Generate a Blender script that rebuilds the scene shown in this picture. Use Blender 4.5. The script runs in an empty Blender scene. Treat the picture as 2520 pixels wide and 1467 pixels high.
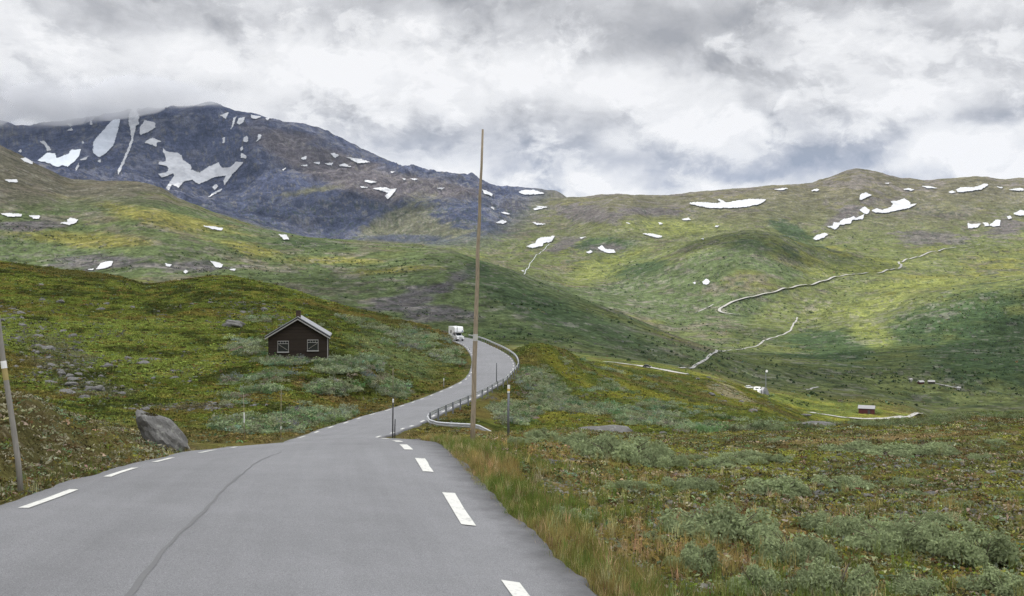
import bpy, math, random
import numpy as np
from mathutils import Vector
rng = np.random.default_rng(7)
random.seed(7)
sc = bpy.context.scene
COL = sc.collection
R = math.radians
F0, CX, CY = 2420.0, 1260.0, 733.0          # focal length and image centre, in pixels of a 2520-wide frame

# ------------------------------------------------------------------ noise
def _h(ix, iy, seed):
    n = (ix.astype(np.int64) * 374761393 + iy.astype(np.int64) * 668265263 + seed * 974711) & 0xffffffff
    n = ((n ^ (n >> 13)) * 1274126177) & 0xffffffff
    n = (n ^ (n >> 16)) & 0xffff
    return (n.astype(np.float32) / 32767.5) - 1.0
def vnoise(x, y, seed=0):
    ix = np.floor(x); iy = np.floor(y)
    fx = (x - ix).astype(np.float32); fy = (y - iy).astype(np.float32)
    ix = ix.astype(np.int64); iy = iy.astype(np.int64)
    u = fx * fx * fx * (fx * (fx * 6 - 15) + 10); v = fy * fy * fy * (fy * (fy * 6 - 15) + 10)
    a = _h(ix, iy, seed); b = _h(ix + 1, iy, seed); c = _h(ix, iy + 1, seed); d = _h(ix + 1, iy + 1, seed)
    return (a + (b - a) * u) * (1 - v) + (c + (d - c) * u) * v
def fbm(x, y, wl, octv=4, seed=0, gain=0.5):
    s = 0; a = 1.0; t = 0; f = 1.0 / wl
    for o in range(octv):
        ca, sa = math.cos(o * 1.1 + .4), math.sin(o * 1.1 + .4)
        s = s + a * vnoise((x * ca - y * sa) * f + 17.3 * o, (x * sa + y * ca) * f - 9.1 * o, seed + o * 13)
        t += a; a *= gain; f *= 2.03
    return s / t
def ridged(x, y, wl, octv=4, seed=0):
    s = 0; a = 1.0; t = 0; f = 1.0 / wl
    for o in range(octv):
        ca, sa = math.cos(o * 1.7 + .2), math.sin(o * 1.7 + .2)
        n = 1 - np.abs(vnoise((x * ca - y * sa) * f + 7.7 * o, (x * sa + y * ca) * f + 3.3 * o, seed + o * 31)) * 2
        s = s + a * n; t += a; a *= .5; f *= 2.1
    return s / t
def sm(v, a, b):
    t = np.clip((v - a) / (b - a), 0, 1); return t * t * (3 - 2 * t)

# ------------------------------------------------------------------ road: paired points of its two edge lines
ZR = np.array([(48, -7.1), (50, -7.3), (60, -8.1), (68, -8.75), (80, -9.35), (95, -9.95), (110, -10.15), (125, -10.1), (148, -9.75),
               (165, -9.55), (180, -9.4), (200, -9.25), (215, -9.2), (240, -9.1), (280, -9.1)])
_yy = np.linspace(48, 280, 2000); _zz = np.interp(_yy, ZR[:, 0], ZR[:, 1]); _pp = -_zz / _yy
def far_pt(px, py):
    Y = np.interp(-(py - CY) / F0, -_pp, _yy)
    return ((px - CX) / F0 * Y, Y, float(np.interp(Y, ZR[:, 0], ZR[:, 1])))
LN = [(-1.7, -8, -0.6), (-2.95, -1, -1.15), (-3.65, 4, -1.55), (-4.2, 7.2, -1.8), (-4.62, 9.8, -1.996), (-5.05, 12.7, -2.247), (-5.5, 15.6, -2.566),
      (-5.78, 18.5, -2.868), (-6.2, 21.5, -3.28), (-6.78, 24.5, -3.69), (-7.2, 27, -4.06), (-7.9, 31, -4.8), (-8.9, 38, -6.05), (-10.6, 46, -7.1)]
RN = [(2.9, -7, -1.75), (1.5, 1, -2.05), (0.7, 5, -2.2), (0.24, 7.1, -2.28), (-0.26, 9.4, -2.335), (-0.95, 12.6, -2.40), (-1.52, 15.4, -2.47),
      (-2.1, 18.5, -2.72), (-2.62, 21.5, -3.1), (-3.2, 24.5, -3.5), (-3.6, 27, -3.86), (-4.2, 31, -4.65), (-5.5, 38, -5.95), (-6.7, 46, -7.0)]
LF = [(715, 1085), (760, 1070), (800, 1055), (850, 1040), (905, 1022), (950, 1010), (1000, 995), (1050, 977), (1100, 957), (1140, 938), (1158, 920),
      (1165, 900), (1165, 880), (1155, 862), (1140, 848)]
RF = [None, None, (992, 1054), (1022, 1044), (1070, 1021.6), (1098, 1009), (1126, 996), (1177, 973.6), (1208, 955), (1232, 941), (1250, 923), (1264, 903),
      (1257, 882), (1233, 864), (1205, 850)]
RX = {0: (-7.3, 52.5, -7.45), 1: (-7.1, 57.5, -7.93)}
EL = LN + [far_pt(*p) for p in LF] + [(-12.7, 211.5, -9.2), (-16.5, 226.5, -9.1), (-23.5, 242, -9.0)]
ER = RN + [RX[i] if p is None else far_pt(*p) for i, p in enumerate(RF)] + [far_pt(1177, 838), far_pt(1143, 830), (-18, 245, -9.0)]
EL = np.array(EL, float); ER = np.array(ER, float)
def catmull(P, n):
    out = []
    Q = np.vstack([2 * P[0] - P[1], P, 2 * P[-1] - P[-2]])
    for i in range(1, len(Q) - 2):
        for t in np.linspace(0, 1, n, endpoint=False):
            a, b, c, d = Q[i - 1], Q[i], Q[i + 1], Q[i + 2]
            out.append(.5 * (2 * b + (c - a) * t + (2 * a - 5 * b + 4 * c - d) * t * t + (3 * b - a - 3 * c + d) * t ** 3))
    out.append(P[-1]); return np.array(out)
def smooth3(P, k):
    for _ in range(k):
        P[1:-1] = .25 * P[:-2] + .5 * P[1:-1] + .25 * P[2:]
    return P
RL = smooth3(catmull(EL, 12), 6); RR = smooth3(catmull(ER, 12), 6)
RCn = .5 * (RL + RR)
RS = np.concatenate([[0], np.cumsum(np.linalg.norm(np.diff(RCn[:, :2], axis=0), axis=1))])
RW = RR - RL; RHW = np.linalg.norm(RW[:, :2], axis=1) / 2
RNM = RW[:, :2] / (2 * RHW[:, None])           # unit normal, to the right
MR = np.interp(RCn[:, 1], [13, 20, 29, 50], [.6, .9, .9, .34]); ML = .34 + 0 * MR
def road_pt(i, lat, dz=0.0):
    """point on the road at (fractional) sample i, lateral -1 (left line) .. 1 (right line)"""
    k = np.arange(len(RL)); t = (lat + 1) / 2
    P = RL + (RR - RL) * t
    q = np.array([np.interp(i, k, P[:, c]) for c in range(3)])
    q[2] += dz; return q
def road_info(X, Y):
    """signed lateral distance beyond the asphalt edge (<0 on it), road height there, sample, lateral"""
    n = len(X); best = np.full(n, 1e9, np.float32); idx = np.zeros(n, np.int32)
    for s in range(0, len(RCn), 1):
        d = (X - RCn[s, 0]) ** 2 + (Y - RCn[s, 1]) ** 2
        m = d < best; best[m] = d[m]; idx[m] = s
    dx = X - RCn[idx, 0]; dy = Y - RCn[idx, 1]
    lat = dx * RNM[idx, 0] + dy * RNM[idx, 1]
    lon = dx * RNM[idx, 1] * -1 + dy * RNM[idx, 0]
    lo = -(RHW[idx] + ML[idx]); hi = RHW[idx] + MR[idx]
    out = np.maximum(lat - hi, lo - lat)
    slope = np.gradient(RCn[:, 2]) / np.maximum(np.gradient(RS), .05)
    cl = np.clip(lat, lo, hi)
    z = RCn[idx, 2] + cl / RHW[idx] * (RR[idx, 2] - RL[idx, 2]) / 2 + np.clip(lon, -2, 2) * slope[idx]
    return out, z, idx, lat

# ------------------------------------------------------------------ terrain: sight-line stations, near to far: (column px, row py, depth)
def zp(z, Y): return CY - F0 * z / Y
ST = []
ST.append([(-900, zp(-1.5, 1), 1), (100, zp(-1.7, 1), 1), (1260, zp(-2.1, 1), 1), (3400, zp(-2.2, 1), 1)])
ST.append([(-900, zp(-1.0, 7), 7), (-200, zp(-1.5, 7), 7), (300, zp(-1.9, 7), 7), (1260, zp(-2.3, 7), 7), (1600, zp(-2.5, 7), 7), (2520, zp(-2.65, 7), 7), (3400, zp(-2.6, 7), 7)])
ST.append([(-900, 900, 12), (-400, 930, 12.5), (-100, 955, 13), (0, 968, 14), (89, 986, 17), (137, 1014, 18), (205, 1034, 19), (274, 1042, 20), (322, 1056, 21.5), (445, 1092, 24),
           (500, 1109, 25.5), (600, 1101, 27), (700, 1089, 27), (860, 1081, 27), (1000, 1081, 26.5), (1060, 1088, 25), (1090, 1099, 21.5), (1163, 1104, 18.5), (1300, 1150, 18), (1500, 1182, 17.5),
           (1800, 1192, 17.5), (2100, 1192, 18), (2520, 1190, 18), (3400, 1180, 18)])
ST.append([(-900, 1000, 26), (0, 1010, 28), (89, 1015, 30), (205, 1055, 32), (322, 1075, 34), (445, 1110, 36), (600, 1118, 37), (700, 1108, 37), (860, 1103, 37), (1000, 1100, 37), (1060, 1098, 36),
           (1100, 1095, 33), (1163, 1085, 30), (1230, 1073, 31), (1300, 1066, 33), (1400, 1062, 35), (1640, 1076, 40), (1760, 1071, 46), (1880, 1059, 50), (1960, 1046, 52), (2100, 1041, 54),
           (2230, 1037, 56), (2350, 1023, 58), (2520, 1018, 60), (3400, 1000, 60)])
ST.append([(-900, 985, 60), (0, 988, 58), (89, 1000, 56), (205, 1040, 53), (322, 1062, 52), (445, 1085, 52), (600, 1080, 54), (700, 1083, 52), (860, 1074, 56), (1000, 1064, 61), (1060, 1060, 62),
           (1163, 1068, 60), (1230, 1080, 50), (1300, 1080, 50), (1400, 1082, 52), (1640, 1086, 60), (1760, 1080, 65), (1880, 1075, 70), (1960, 1066, 75), (2100, 1066, 80), (2230, 1070, 85),
           (2350, 1065, 90), (2520, 1060, 95), (3400, 1050, 95)])
ST.append([(-900, 930, 75), (0, 940, 75), (205, 985, 72), (445, 1010, 70), (600, 1005, 70), (700, 990, 72), (800, 1010, 75), (860, 1022, 76), (1000, 1014, 82), (1100, 1015, 82), (1163, 1020, 82),
           (1230, 1040, 80), (1300, 1050, 75), (1400, 1055, 75), (1640, 1058, 85), (1760, 1058, 95), (1880, 1058, 110), (1960, 1062, 120), (2100, 1075, 130), (2520, 1075, 150), (3400, 1075, 150)])
ST.append([(-900, 830, 100), (0, 850, 98), (205, 880, 100), (445, 890, 100), (600, 885, 101), (700, 881, 101), (800, 884, 101), (860, 900, 101), (950, 935, 100), (1000, 958, 101), (1060, 966, 105),
           (1100, 958, 109), (1163, 958, 112), (1230, 985, 110), (1300, 1005, 105), (1400, 1010, 105), (1640, 1015, 120), (1760, 1025, 130), (1880, 1035, 150), (1960, 1055, 170), (2100, 1085, 200), (3400, 1090, 220)])
ST.append([(-900, 735, 165), (0, 755, 155), (205, 775, 150), (445, 785, 150), (600, 785, 150), (700, 800, 140), (800, 820, 135), (900, 845, 140), (1000, 870, 145), (1060, 880, 150), (1120, 885, 152),
           (1163, 890, 150), (1230, 890, 149), (1270, 893, 150), (1300, 905, 150), (1400, 950, 150), (1640, 980, 200), (1760, 985, 240), (1880, 1000, 280), (1960, 1030, 300), (2100, 1075, 320), (3400, 1085, 330)])
ST.append([(-900, 570, 320), (-400, 602, 300), (0, 641, 270), (90, 656, 268), (200, 669, 265), (300, 683, 262), (355, 701, 260), (430, 691, 255), (500, 681, 252), (560, 677, 250), (640, 690, 246), (720, 712, 242),
           (800, 740, 236), (870, 758, 230), (950, 778, 222), (1040, 797, 205), (1100, 819, 196), (1122, 833, 193), (1140, 847, 190), (1170, 853, 194), (1200, 856, 190), (1240, 868, 180), (1275, 856, 170), (1310, 846, 170),
           (1340, 849, 180), (1380, 858, 210), (1420, 877, 260), (1440, 888, 280), (1560, 907, 330), (1690, 923, 380), (1740, 926, 390), (1790, 938, 420), (1860, 962, 440), (1900, 982, 440), (1980, 1015, 430),
           (2060, 1045, 420), (2200, 1075, 420), (3400, 1080, 420)])
ST.append([(-900, 700, 460), (0, 740, 450), (500, 790, 420), (900, 860, 400), (1140, 880, 330), (1240, 890, 320), (1310, 880, 330), (1440, 910, 420), (1560, 918, 450), (1690, 935, 470), (1860, 985, 490),
           (1965, 1011, 490), (2060, 1026, 480), (2170, 1034, 480), (2260, 1040, 490), (2520, 1055, 500), (3400, 1055, 500)])
ST.append([(-900, 700, 720), (0, 735, 700), (500, 760, 650), (900, 830, 560), (1140, 855, 540), (1310, 865, 540), (1440, 888, 545), (1530, 893, 545), (1600, 897, 540), (1690, 913, 525), (1760, 932, 520),
           (1860, 960, 540), (1940, 969, 560), (2000, 979, 570), (2060, 985, 580), (2130, 986, 580), (2200, 994, 570), (2250, 1012, 560), (2270, 1030, 560), (2300, 1040, 560), (3400, 1050, 560)])
ST.append([(-900, 660, 1000), (0, 700, 950), (355, 702, 900), (600, 735, 850), (900, 800, 760), (1140, 838, 720), (1310, 845, 720), (1600, 890, 740), (1760, 912, 760), (1860, 940, 780), (2000, 955, 800),
           (2130, 965, 820), (2250, 985, 830), (2350, 990, 830), (3400, 990, 830)])
ST.append([(-900, 120, 2500), (-400, 240, 2400), (-200, 295, 2300), (0, 363, 2200), (80, 405, 2150), (150, 440, 2100), (175, 447, 2100), (340, 447, 2000), (400, 463, 1950), (440, 488, 1900), (530, 523, 1850),
           (640, 560, 1780), (760, 585, 1700), (870, 597, 1600), (960, 605, 1500), (1060, 612, 1420), (1110, 617, 1400), (1180, 640, 1350), (1250, 660, 1320), (1320, 690, 1280), (1450, 740, 1200), (1560, 785, 1120),
           (1650, 825, 1050), (1740, 857, 980), (1790, 878, 960), (1860, 895, 960), (2000, 905, 1000), (2130, 910, 1000), (2250, 905, 1000), (2350, 900, 1000), (2520, 895, 1000), (3400, 880, 1000)])
ST.append([(-900, 300, 3000), (0, 440, 2900), (170, 480, 2800), (440, 540, 2600), (760, 610, 2300), (960, 630, 2000), (1110, 650, 1900), (1250, 690, 1750), (1450, 765, 1600), (1650, 835, 1400), (1790, 868, 1250),
           (2000, 872, 1300), (2250, 850, 1350), (2520, 830, 1350), (3400, 800, 1350)])
ST.append([(-900, 290, 3400), (0, 430, 3300), (440, 520, 3200), (760, 598, 3000), (960, 615, 2700), (1110, 634, 2500), (1250, 668, 2300), (1450, 722, 2050), (1650, 770, 1850), (1790, 790, 1750), (2000, 795, 1750),
           (2150, 772, 1750), (2250, 740, 1750), (2350, 716, 1750), (2520, 697, 1700), (3400, 640, 1700)])
ST.append([(-900, 280, 3800), (0, 410, 3800), (440, 500, 3700), (760, 592, 3500), (960, 609, 3200), (1110, 622, 3000), (1250, 650, 2800), (1400, 685, 2700), (1500, 680, 2680), (1600, 640, 2700), (1700, 602, 2700),
           (1780, 577, 2700), (1840, 569, 2700), (1900, 579, 2700), (1990, 612, 2700), (2060, 640, 2600), (2150, 660, 2500), (2250, 675, 2450), (2400, 685, 2400), (2520, 680, 2400), (3400, 650, 2400)])
ST.append([(-900, 280, 4300), (0, 405, 4200), (440, 497, 4100), (760, 588, 4000), (960, 604, 3800), (1110, 612, 3500), (1250, 625, 3300), (1400, 620, 3200), (1500, 632, 3100), (1600, 612, 3050), (1700, 596, 3050),
           (1780, 583, 3050), (1840, 577, 3050), (1900, 584, 3050), (2000, 602, 3050), (2250, 620, 3000), (2520, 610, 3000), (3400, 590, 3000)])
ST.append([(-900, 330, 4900), (0, 425, 4900), (300, 437, 4900), (450, 468, 4800), (530, 488, 4750), (600, 470, 4700), (640, 455, 4700), (700, 444, 4700), (800, 449, 4700), (900, 456, 4700), (960, 463, 4700), (1000, 468, 4600),
           (1080, 480, 4500), (1140, 498, 4300), (1200, 520, 4200), (1250, 548, 4100), (1300, 560, 4000), (1400, 570, 3900), (1450, 550, 3850), (1500, 530, 3800), (1560, 528, 3800), (1600, 545, 3800), (1700, 540, 3800), (1840, 520, 3800),
           (2000, 530, 3800), (2250, 530, 3800), (2520, 525, 3800), (3400, 500, 3800)])
ST.append([(-900, 300, 5300), (0, 365, 5300), (300, 355, 5300), (450, 390, 5200), (530, 410, 5200), (600, 385, 5200), (640, 370, 5200), (700, 380, 5200), (800, 405, 5200), (900, 432, 5200), (1000, 452, 5100), (1140, 468, 5000),
           (1200, 480, 5000), (1240, 486, 4950), (1290, 492, 4900), (1340, 496, 4900), (1390, 488, 4800), (1460, 484, 4750), (1520, 478, 4700), (1600, 482, 4700), (1700, 476, 4700), (1800, 470, 4700), (1900, 460, 4700),
           (2000, 450, 4700), (2040, 440, 4700), (2080, 424, 4700), (2110, 420, 4700), (2150, 425, 4700), (2220, 442, 4700), (2310, 447, 4700), (2360, 440, 4700), (2420, 435, 4700), (2470, 443, 4700), (2510, 437, 4700), (2600, 442, 4700), (3400, 420, 4700)])
ST.append([(-900, 250, 6000), (-100, 285, 5900), (0, 301, 5900), (40, 316, 5900), (90, 314, 5850), (180, 302, 5800), (250, 289, 5800), (320, 275, 5800), (400, 263, 5750), (460, 259, 5750), (500, 252, 5750), (530, 254, 5700), (570, 273, 5700),
           (640, 288, 5700), (700, 305, 5700), (790, 322, 5700), (850, 350, 5700), (920, 385, 5700), (980, 415, 5700), (1050, 430, 5700), (1080, 437, 5700), (1140, 437, 5700), (1200, 453, 5700), (1230, 476, 5700),
           (1290, 497, 5700), (1400, 512, 5700), (3400, 490, 5700)])
ST.append([(-900, 320, 6500), (500, 320, 6500), (1000, 455, 6500), (1200, 480, 6500), (1400, 515, 6500), (3400, 515, 6500)])
ST.append([(-900, 380, 7200), (500, 380, 7200), (1000, 470, 7200), (1195, 454, 7200), (1240, 459, 7200), (1300, 463, 7200), (1340, 468, 7200), (1380, 473, 7200), (1396, 487, 7200), (1450, 505, 7200), (3400, 520, 7200)])
ST.append([(-900, 640, 9500), (3400, 640, 9500)])

pxc = np.arange(-150, 2671, 2.4)
th_f = np.arctan((pxc - CX) / F0)
thL = np.linspace(-math.pi, th_f[0], 100)[:-1]; thR = np.linspace(th_f[-1], math.pi, 100)[1:]
TH = np.concatenate([thL, th_f, thR]); NC = len(TH); c0 = len(thL); c1 = c0 + len(th_f)
def seg(a, b, q): return np.exp(np.arange(math.log(a), math.log(b), q))
RRW = np.concatenate([seg(.6, 6, .02), seg(6, 60, .0052), seg(60, 300, .0052), seg(300, 2500, .006), seg(2500, 6000, .0036), seg(6000, 9400, .012), [9500.]])
NR = len(RRW)
def stations(px):
    Ys = np.array([np.interp(px, [a[0] for a in s], [a[2] for a in s]) for s in ST])
    Ps = np.array([np.interp(px, [a[0] for a in s], [(a[1] - CY) / F0 for a in s]) for s in ST])
    return Ys, Ps
Ys, Ps = stations(pxc)
ker = np.exp(-.5 * (np.arange(-8, 9) * 2.4 / 7.0) ** 2); ker /= ker.sum()
def smc(A): return np.array([np.convolve(np.pad(a, 8, mode='edge'), ker, mode='valid') for a in A])
Ys, Ps = smc(Ys), smc(Ps)
yl, pl = stations(np.linspace(-900, -150, 99)); yr, pr = stations(np.linspace(2670, 3400, 99))
ym, pm = .5 * (yl[:, :1] + yr[:, -1:]), .5 * (pl[:, :1] + pr[:, -1:])
w = np.linspace(0, 1, 99) ** 1.5
yr = yr * (1 - w) + ym * w; pr = pr * (1 - w) + pm * w
w = w[::-1]; yl = yl * (1 - w) + ym * w; pl = pl * (1 - w) + pm * w
Ys = np.hstack([yl, Ys, yr]); Ps = np.hstack([pl, Ps, pr])
for k in range(1, len(ST)): Ys[k] = np.maximum(Ys[k], Ys[k - 1] * 1.02)
CE = np.cos(np.clip(TH, th_f[0], th_f[-1]))
XS = -1 / Ys
hh = np.diff(XS, axis=0); dl = np.diff(Ps, axis=0) / hh
D = np.zeros_like(Ps)
for k in range(1, len(ST) - 1):
    a, b = dl[k - 1], dl[k]; w1 = 2 * hh[k] + hh[k - 1]; w2 = hh[k] + 2 * hh[k - 1]
    ok = a * b > 0
    D[k] = np.where(ok, (w1 + w2) / np.where(ok, w1 / np.where(a == 0, 1, a) + w2 / np.where(b == 0, 1, b), 1), 0)
D[0] = dl[0]; D[-1] = dl[-1]
Z = np.zeros((NR, NC), np.float32)
for c in range(NC):
    Yt = RRW * CE[c]; x = -1 / Yt
    k = np.clip(np.searchsorted(XS[:, c], x) - 1, 0, len(ST) - 2)
    h = hh[k, c]; t = np.clip((x - XS[k, c]) / h, -.2 if False else 0, 1)
    p = (2 * t ** 3 - 3 * t * t + 1) * Ps[k, c] + (t ** 3 - 2 * t * t + t) * h * D[k, c] + (-2 * t ** 3 + 3 * t * t) * Ps[k + 1, c] + (t ** 3 - t * t) * h * D[k + 1, c]
    z = -p * Yt
    z = np.where(Yt < 1.0, -Ps[0, c], z)
    Z[:, c] = z
GX = (RRW[:, None] * np.sin(TH)[None, :]).astype(np.float32); GY = (RRW[:, None] * np.cos(TH)[None, :]).astype(np.float32)
GR = np.repeat(RRW[:, None], NC, 1).astype(np.float32)
# relief
PXv = CX + F0 * np.tan(np.clip(TH, -1.2, 1.2))[None, :] + 0 * GX
mt = sm(GR, 3600, 4600) * sm(-PXv, -1380, -1150)                      # the high mountain
f_far = sm(GR, 330, 1300); f_mid = sm(GR, 45, 90) * (1 - sm(GR, 400, 900)); f_near = 1 - sm(GR, 40, 90)
f_vf = sm(GR, 1200, 3000)
N1 = fbm(GX, GY, 420., 5, 3); N2 = fbm(GX, GY, 70., 4, 11); RG = ridged(GX, GY, 520., 5, 21); RG2 = ridged(GX + 60 * N1, GY, 150., 4, 57)
rel = f_far * (N1 * (5 + 9 * f_vf) + N2 * (2.8 + 3.0 * f_vf) + RG2 * (2.0 + 4.0 * f_vf) + fbm(GX, GY, 22., 3, 61) * .9)
rel += mt * (RG * 52 * (1 - .6 * sm(GR, 5300, 5700)) + RG2 * 26 * (1 - .7 * sm(GR, 5350, 5700)))
rel += f_mid * (fbm(GX, GY, 14., 3, 41) * .55 + fbm(GX, GY, 4., 3, 43) * .30)
rel += f_near * sm(GR, 4, 9) * (fbm(GX, GY, 2.4, 3, 45) * .13 + fbm(GX, GY, .5, 3, 47) * .05)
# road bed
m = (GR < 270) & (GX > -70) & (GX < 60) & (GY > -12)
out, zr, idx, lat = road_info(GX[m], GY[m])
B = np.interp(GY[m], [0, 15, 40, 80, 150, 185], [1.6, 2.0, 4, 6, 6, 1.6])
wr = sm(out, 0.02, B)
zn = (Z + rel)[m]
dipz = zr - .09 - .12 * sm(out, .0, .6)
znew = dipz * (1 - wr) + zn * wr
Z = Z + rel
Z[m] = znew
OUT = np.full(Z.shape, 99., np.float32); OUT[m] = out
PYG = (CY - F0 * Z / np.maximum(GY, .01)).astype(np.float32)[:, c0:c1]
MINP = np.minimum.accumulate(np.where(GR[:, c0:c1] < 5, 9999, PYG), axis=0)

def hit(px, py):
    """where the sight line through a pixel meets the terrain"""
    px = np.atleast_1d(np.asarray(px, float)); py = np.atleast_1d(np.asarray(py, float))
    o = np.full((len(px), 3), np.nan)
    fc = np.clip((px - pxc[0]) / 2.4, 0, len(pxc) - 1.001)
    for i in range(len(px)):
        c = int(fc[i]); f = fc[i] - c
        col = -(MINP[:, c] * (1 - f) + MINP[:, c + 1] * f)
        k = int(np.searchsorted(col, -py[i]))
        if k <= 0 or k >= NR: continue
        a = PYG[k - 1, c] * (1 - f) + PYG[k - 1, c + 1] * f; b = PYG[k, c] * (1 - f) + PYG[k, c + 1] * f
        t = 0 if a == b else min(max((a - py[i]) / (a - b), 0), 1)
        r = RRW[k - 1] + (RRW[k] - RRW[k - 1]) * t
        cs = math.cos(math.atan((px[i] - CX) / F0)); Y = r * cs
        o[i] = ((px[i] - CX) / F0 * Y, Y, -(py[i] - CY) / F0 * Y)
    return o
def height(X, Y):
    X = np.asarray(X, float); Y = np.asarray(Y, float)
    r = np.clip(np.hypot(X, Y), RRW[0], RRW[-1] * .999); t = np.arctan2(X, Y)
    i = np.clip(np.searchsorted(RRW, r) - 1, 0, NR - 2); j = np.clip(np.searchsorted(TH, t) - 1, 0, NC - 2)
    a = (r - RRW[i]) / (RRW[i + 1] - RRW[i]); b = (t - TH[j]) / (TH[j + 1] - TH[j])
    return (Z[i, j] * (1 - b) + Z[i, j + 1] * b) * (1 - a) + (Z[i + 1, j] * (1 - b) + Z[i + 1, j + 1] * b) * a
# ------------------------------------------------------------------ land cover (base colours of what grows or lies there, with some far light and shade put in)
def ell(cx, cy, rx, ry, rot=0, wob=0.0):
    dx = (VX - cx); dy = (VY - cy); a = R(rot); ca, sa = math.cos(a), math.sin(a)
    return np.exp(-(((dx * ca + dy * sa) / rx) ** 2 + ((-dx * sa + dy * ca) / ry) ** 2))
def mixc(c, col, m):
    col = np.array(col, np.float32); return c + (col - c) * m[..., None]
def cover(GX, GY, GZ, Rr, VX_, VY_, outd):
    global VX, VY
    VX, VY = VX_, VY_
    S = lambda wl, o, s: fbm(GX, GY, wl, o, s)
    n_big = S(900., 4, 101); n_med = S(160., 4, 103); n_sm = S(30., 3, 105)
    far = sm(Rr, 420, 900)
    # --- far: valley sides
    c = np.zeros(Rr.shape + (3,), np.float32) + np.array([.092, .106, .042], np.float32)
    alt = (733 - VY) / 233.0                                        # grows with height above the eye
    c = mixc(c, (.130, .132, .042), sm(n_med + .5 * n_big, -.05, .45))
    c = mixc(c, (.050, .070, .030), sm(n_med * .8 + n_sm * .6 - n_big * .4, .08, .4) * .85)
    c = mixc(c, (.108, .090, .062), sm(n_sm + n_med * .6 - .4 * n_big, .1, .5) * .7)
    low = sm(VY, 690, 860)
    c = mixc(c, (.050, .066, .028), low * sm(n_med + n_sm * .5, -.55, .2) * .8)
    top = sm(VY + 45 * n_big + 25 * n_med, 600, 470)
    c = mixc(c, (.088, .078, .056), top * .8)
    c = mixc(c, (.105, .095, .090), top * sm(n_sm * .7 + n_med, .05, .4) * .7)
    for z in [(1880, 640, 130, 60, 20), (1500, 600, 90, 30, 0), (1640, 690, 200, 55, 15), (2330, 780, 260, 70, -15), (1600, 770, 170, 40, 15), (2450, 850, 200, 130, 0),
              (1960, 575, 90, 22, 25), (2040, 850, 150, 60, 0), (1850, 700, 110, 50, 0)]:
        c = mixc(c, (.034, .055, .026), sm(ell(*z) + .35 * n_sm + .25 * n_med, .35, .8) * .85)  # dark green slopes with the shade of clouds put into their colour
    for z in [(1620, 560, 220, 30, 0), (2150, 655, 260, 26, -5), (1480, 660, 150, 34, -25), (2100, 760, 200, 30, -10), (2240, 700, 200, 18, -4), (2140, 810, 90, 50, 30)]:
        c = mixc(c, (.140, .156, .046), sm(ell(*z) + .3 * n_sm + .3 * n_med, .4, .9) * .7)  # yellow-green slopes with patches of sun put into their colour
    for z in [(2290, 585, 130, 22, 0), (1390, 600, 60, 18, -20), (1500, 610, 60, 14, 0), (1600, 520, 120, 14, 0), (2080, 530, 80, 26, -28), (2470, 560, 60, 30, -20), (1790, 750, 40, 10, 0), (1450, 525, 130, 30, 8)]:
        c = mixc(c, (.088, .078, .080), sm(ell(*z) + .4 * n_sm, .4, .8) * .85)
    # --- the broad hill in the middle (in front of the high mountain)
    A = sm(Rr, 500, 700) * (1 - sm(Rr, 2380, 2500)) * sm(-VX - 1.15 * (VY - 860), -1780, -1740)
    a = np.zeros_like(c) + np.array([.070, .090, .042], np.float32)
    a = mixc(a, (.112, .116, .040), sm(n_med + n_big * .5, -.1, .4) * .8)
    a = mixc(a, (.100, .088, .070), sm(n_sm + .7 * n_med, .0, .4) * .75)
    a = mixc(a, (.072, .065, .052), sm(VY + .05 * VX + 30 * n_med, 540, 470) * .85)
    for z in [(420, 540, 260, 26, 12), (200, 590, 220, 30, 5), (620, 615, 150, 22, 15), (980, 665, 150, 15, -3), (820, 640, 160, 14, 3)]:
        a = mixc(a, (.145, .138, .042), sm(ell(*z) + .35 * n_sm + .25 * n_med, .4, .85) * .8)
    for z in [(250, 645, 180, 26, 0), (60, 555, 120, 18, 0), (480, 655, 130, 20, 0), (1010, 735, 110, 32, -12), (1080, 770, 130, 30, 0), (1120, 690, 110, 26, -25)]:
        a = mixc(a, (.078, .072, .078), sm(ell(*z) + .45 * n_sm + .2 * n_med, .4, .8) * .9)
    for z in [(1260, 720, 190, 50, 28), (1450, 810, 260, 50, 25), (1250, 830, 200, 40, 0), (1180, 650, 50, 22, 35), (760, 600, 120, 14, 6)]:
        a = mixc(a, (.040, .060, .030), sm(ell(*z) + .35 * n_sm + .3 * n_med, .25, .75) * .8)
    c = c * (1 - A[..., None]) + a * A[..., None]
    # --- high mountain: bare rock, distant haze blue put into its colour, browner where flat
    M = sm(Rr, 3300, 3900) * sm(-VX + .9 * (560 - VY), -1330, -1180)
    rk = np.zeros_like(c) + np.array([.046, .053, .084], np.float32)
    rk = mixc(rk, (.076, .080, .104), sm(S(120., 4, 111) + .5 * n_sm, 0, .5) * .7)
    rk = mixc(rk, (.105, .108, .130), sm(ridged(GX, GY, 190., 4, 113) + .3 * n_sm, .35, .75) * .55); rk = mixc(rk, (.028, .030, .044), sm(-ridged(GX, GY, 260., 4, 117) + .3 * n_sm, .1, .55) * .7)
    rk = mixc(rk, (.105, .085, .066), sm(ell(800, 400, 230, 60, 22) + ell(1080, 465, 170, 30, 5) + .35 * n_med, .35, .8) * .5)
    rk = mixc(rk, (.100, .098, .052), sm(ell(980, 550, 130, 55, -35) + ell(1060, 570, 150, 26, 0) + ell(760, 470, 110, 10, -10) + .35 * n_sm, .4, .85) * .75)
    rk = mixc(rk, (.046, .052, .078), sm(ell(840, 515, 120, 48, -5) + ell(560, 400, 120, 40, 0) + ell(1000, 586, 120, 12, 0) + .2 * n_sm, .4, .7) * .8)
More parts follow.
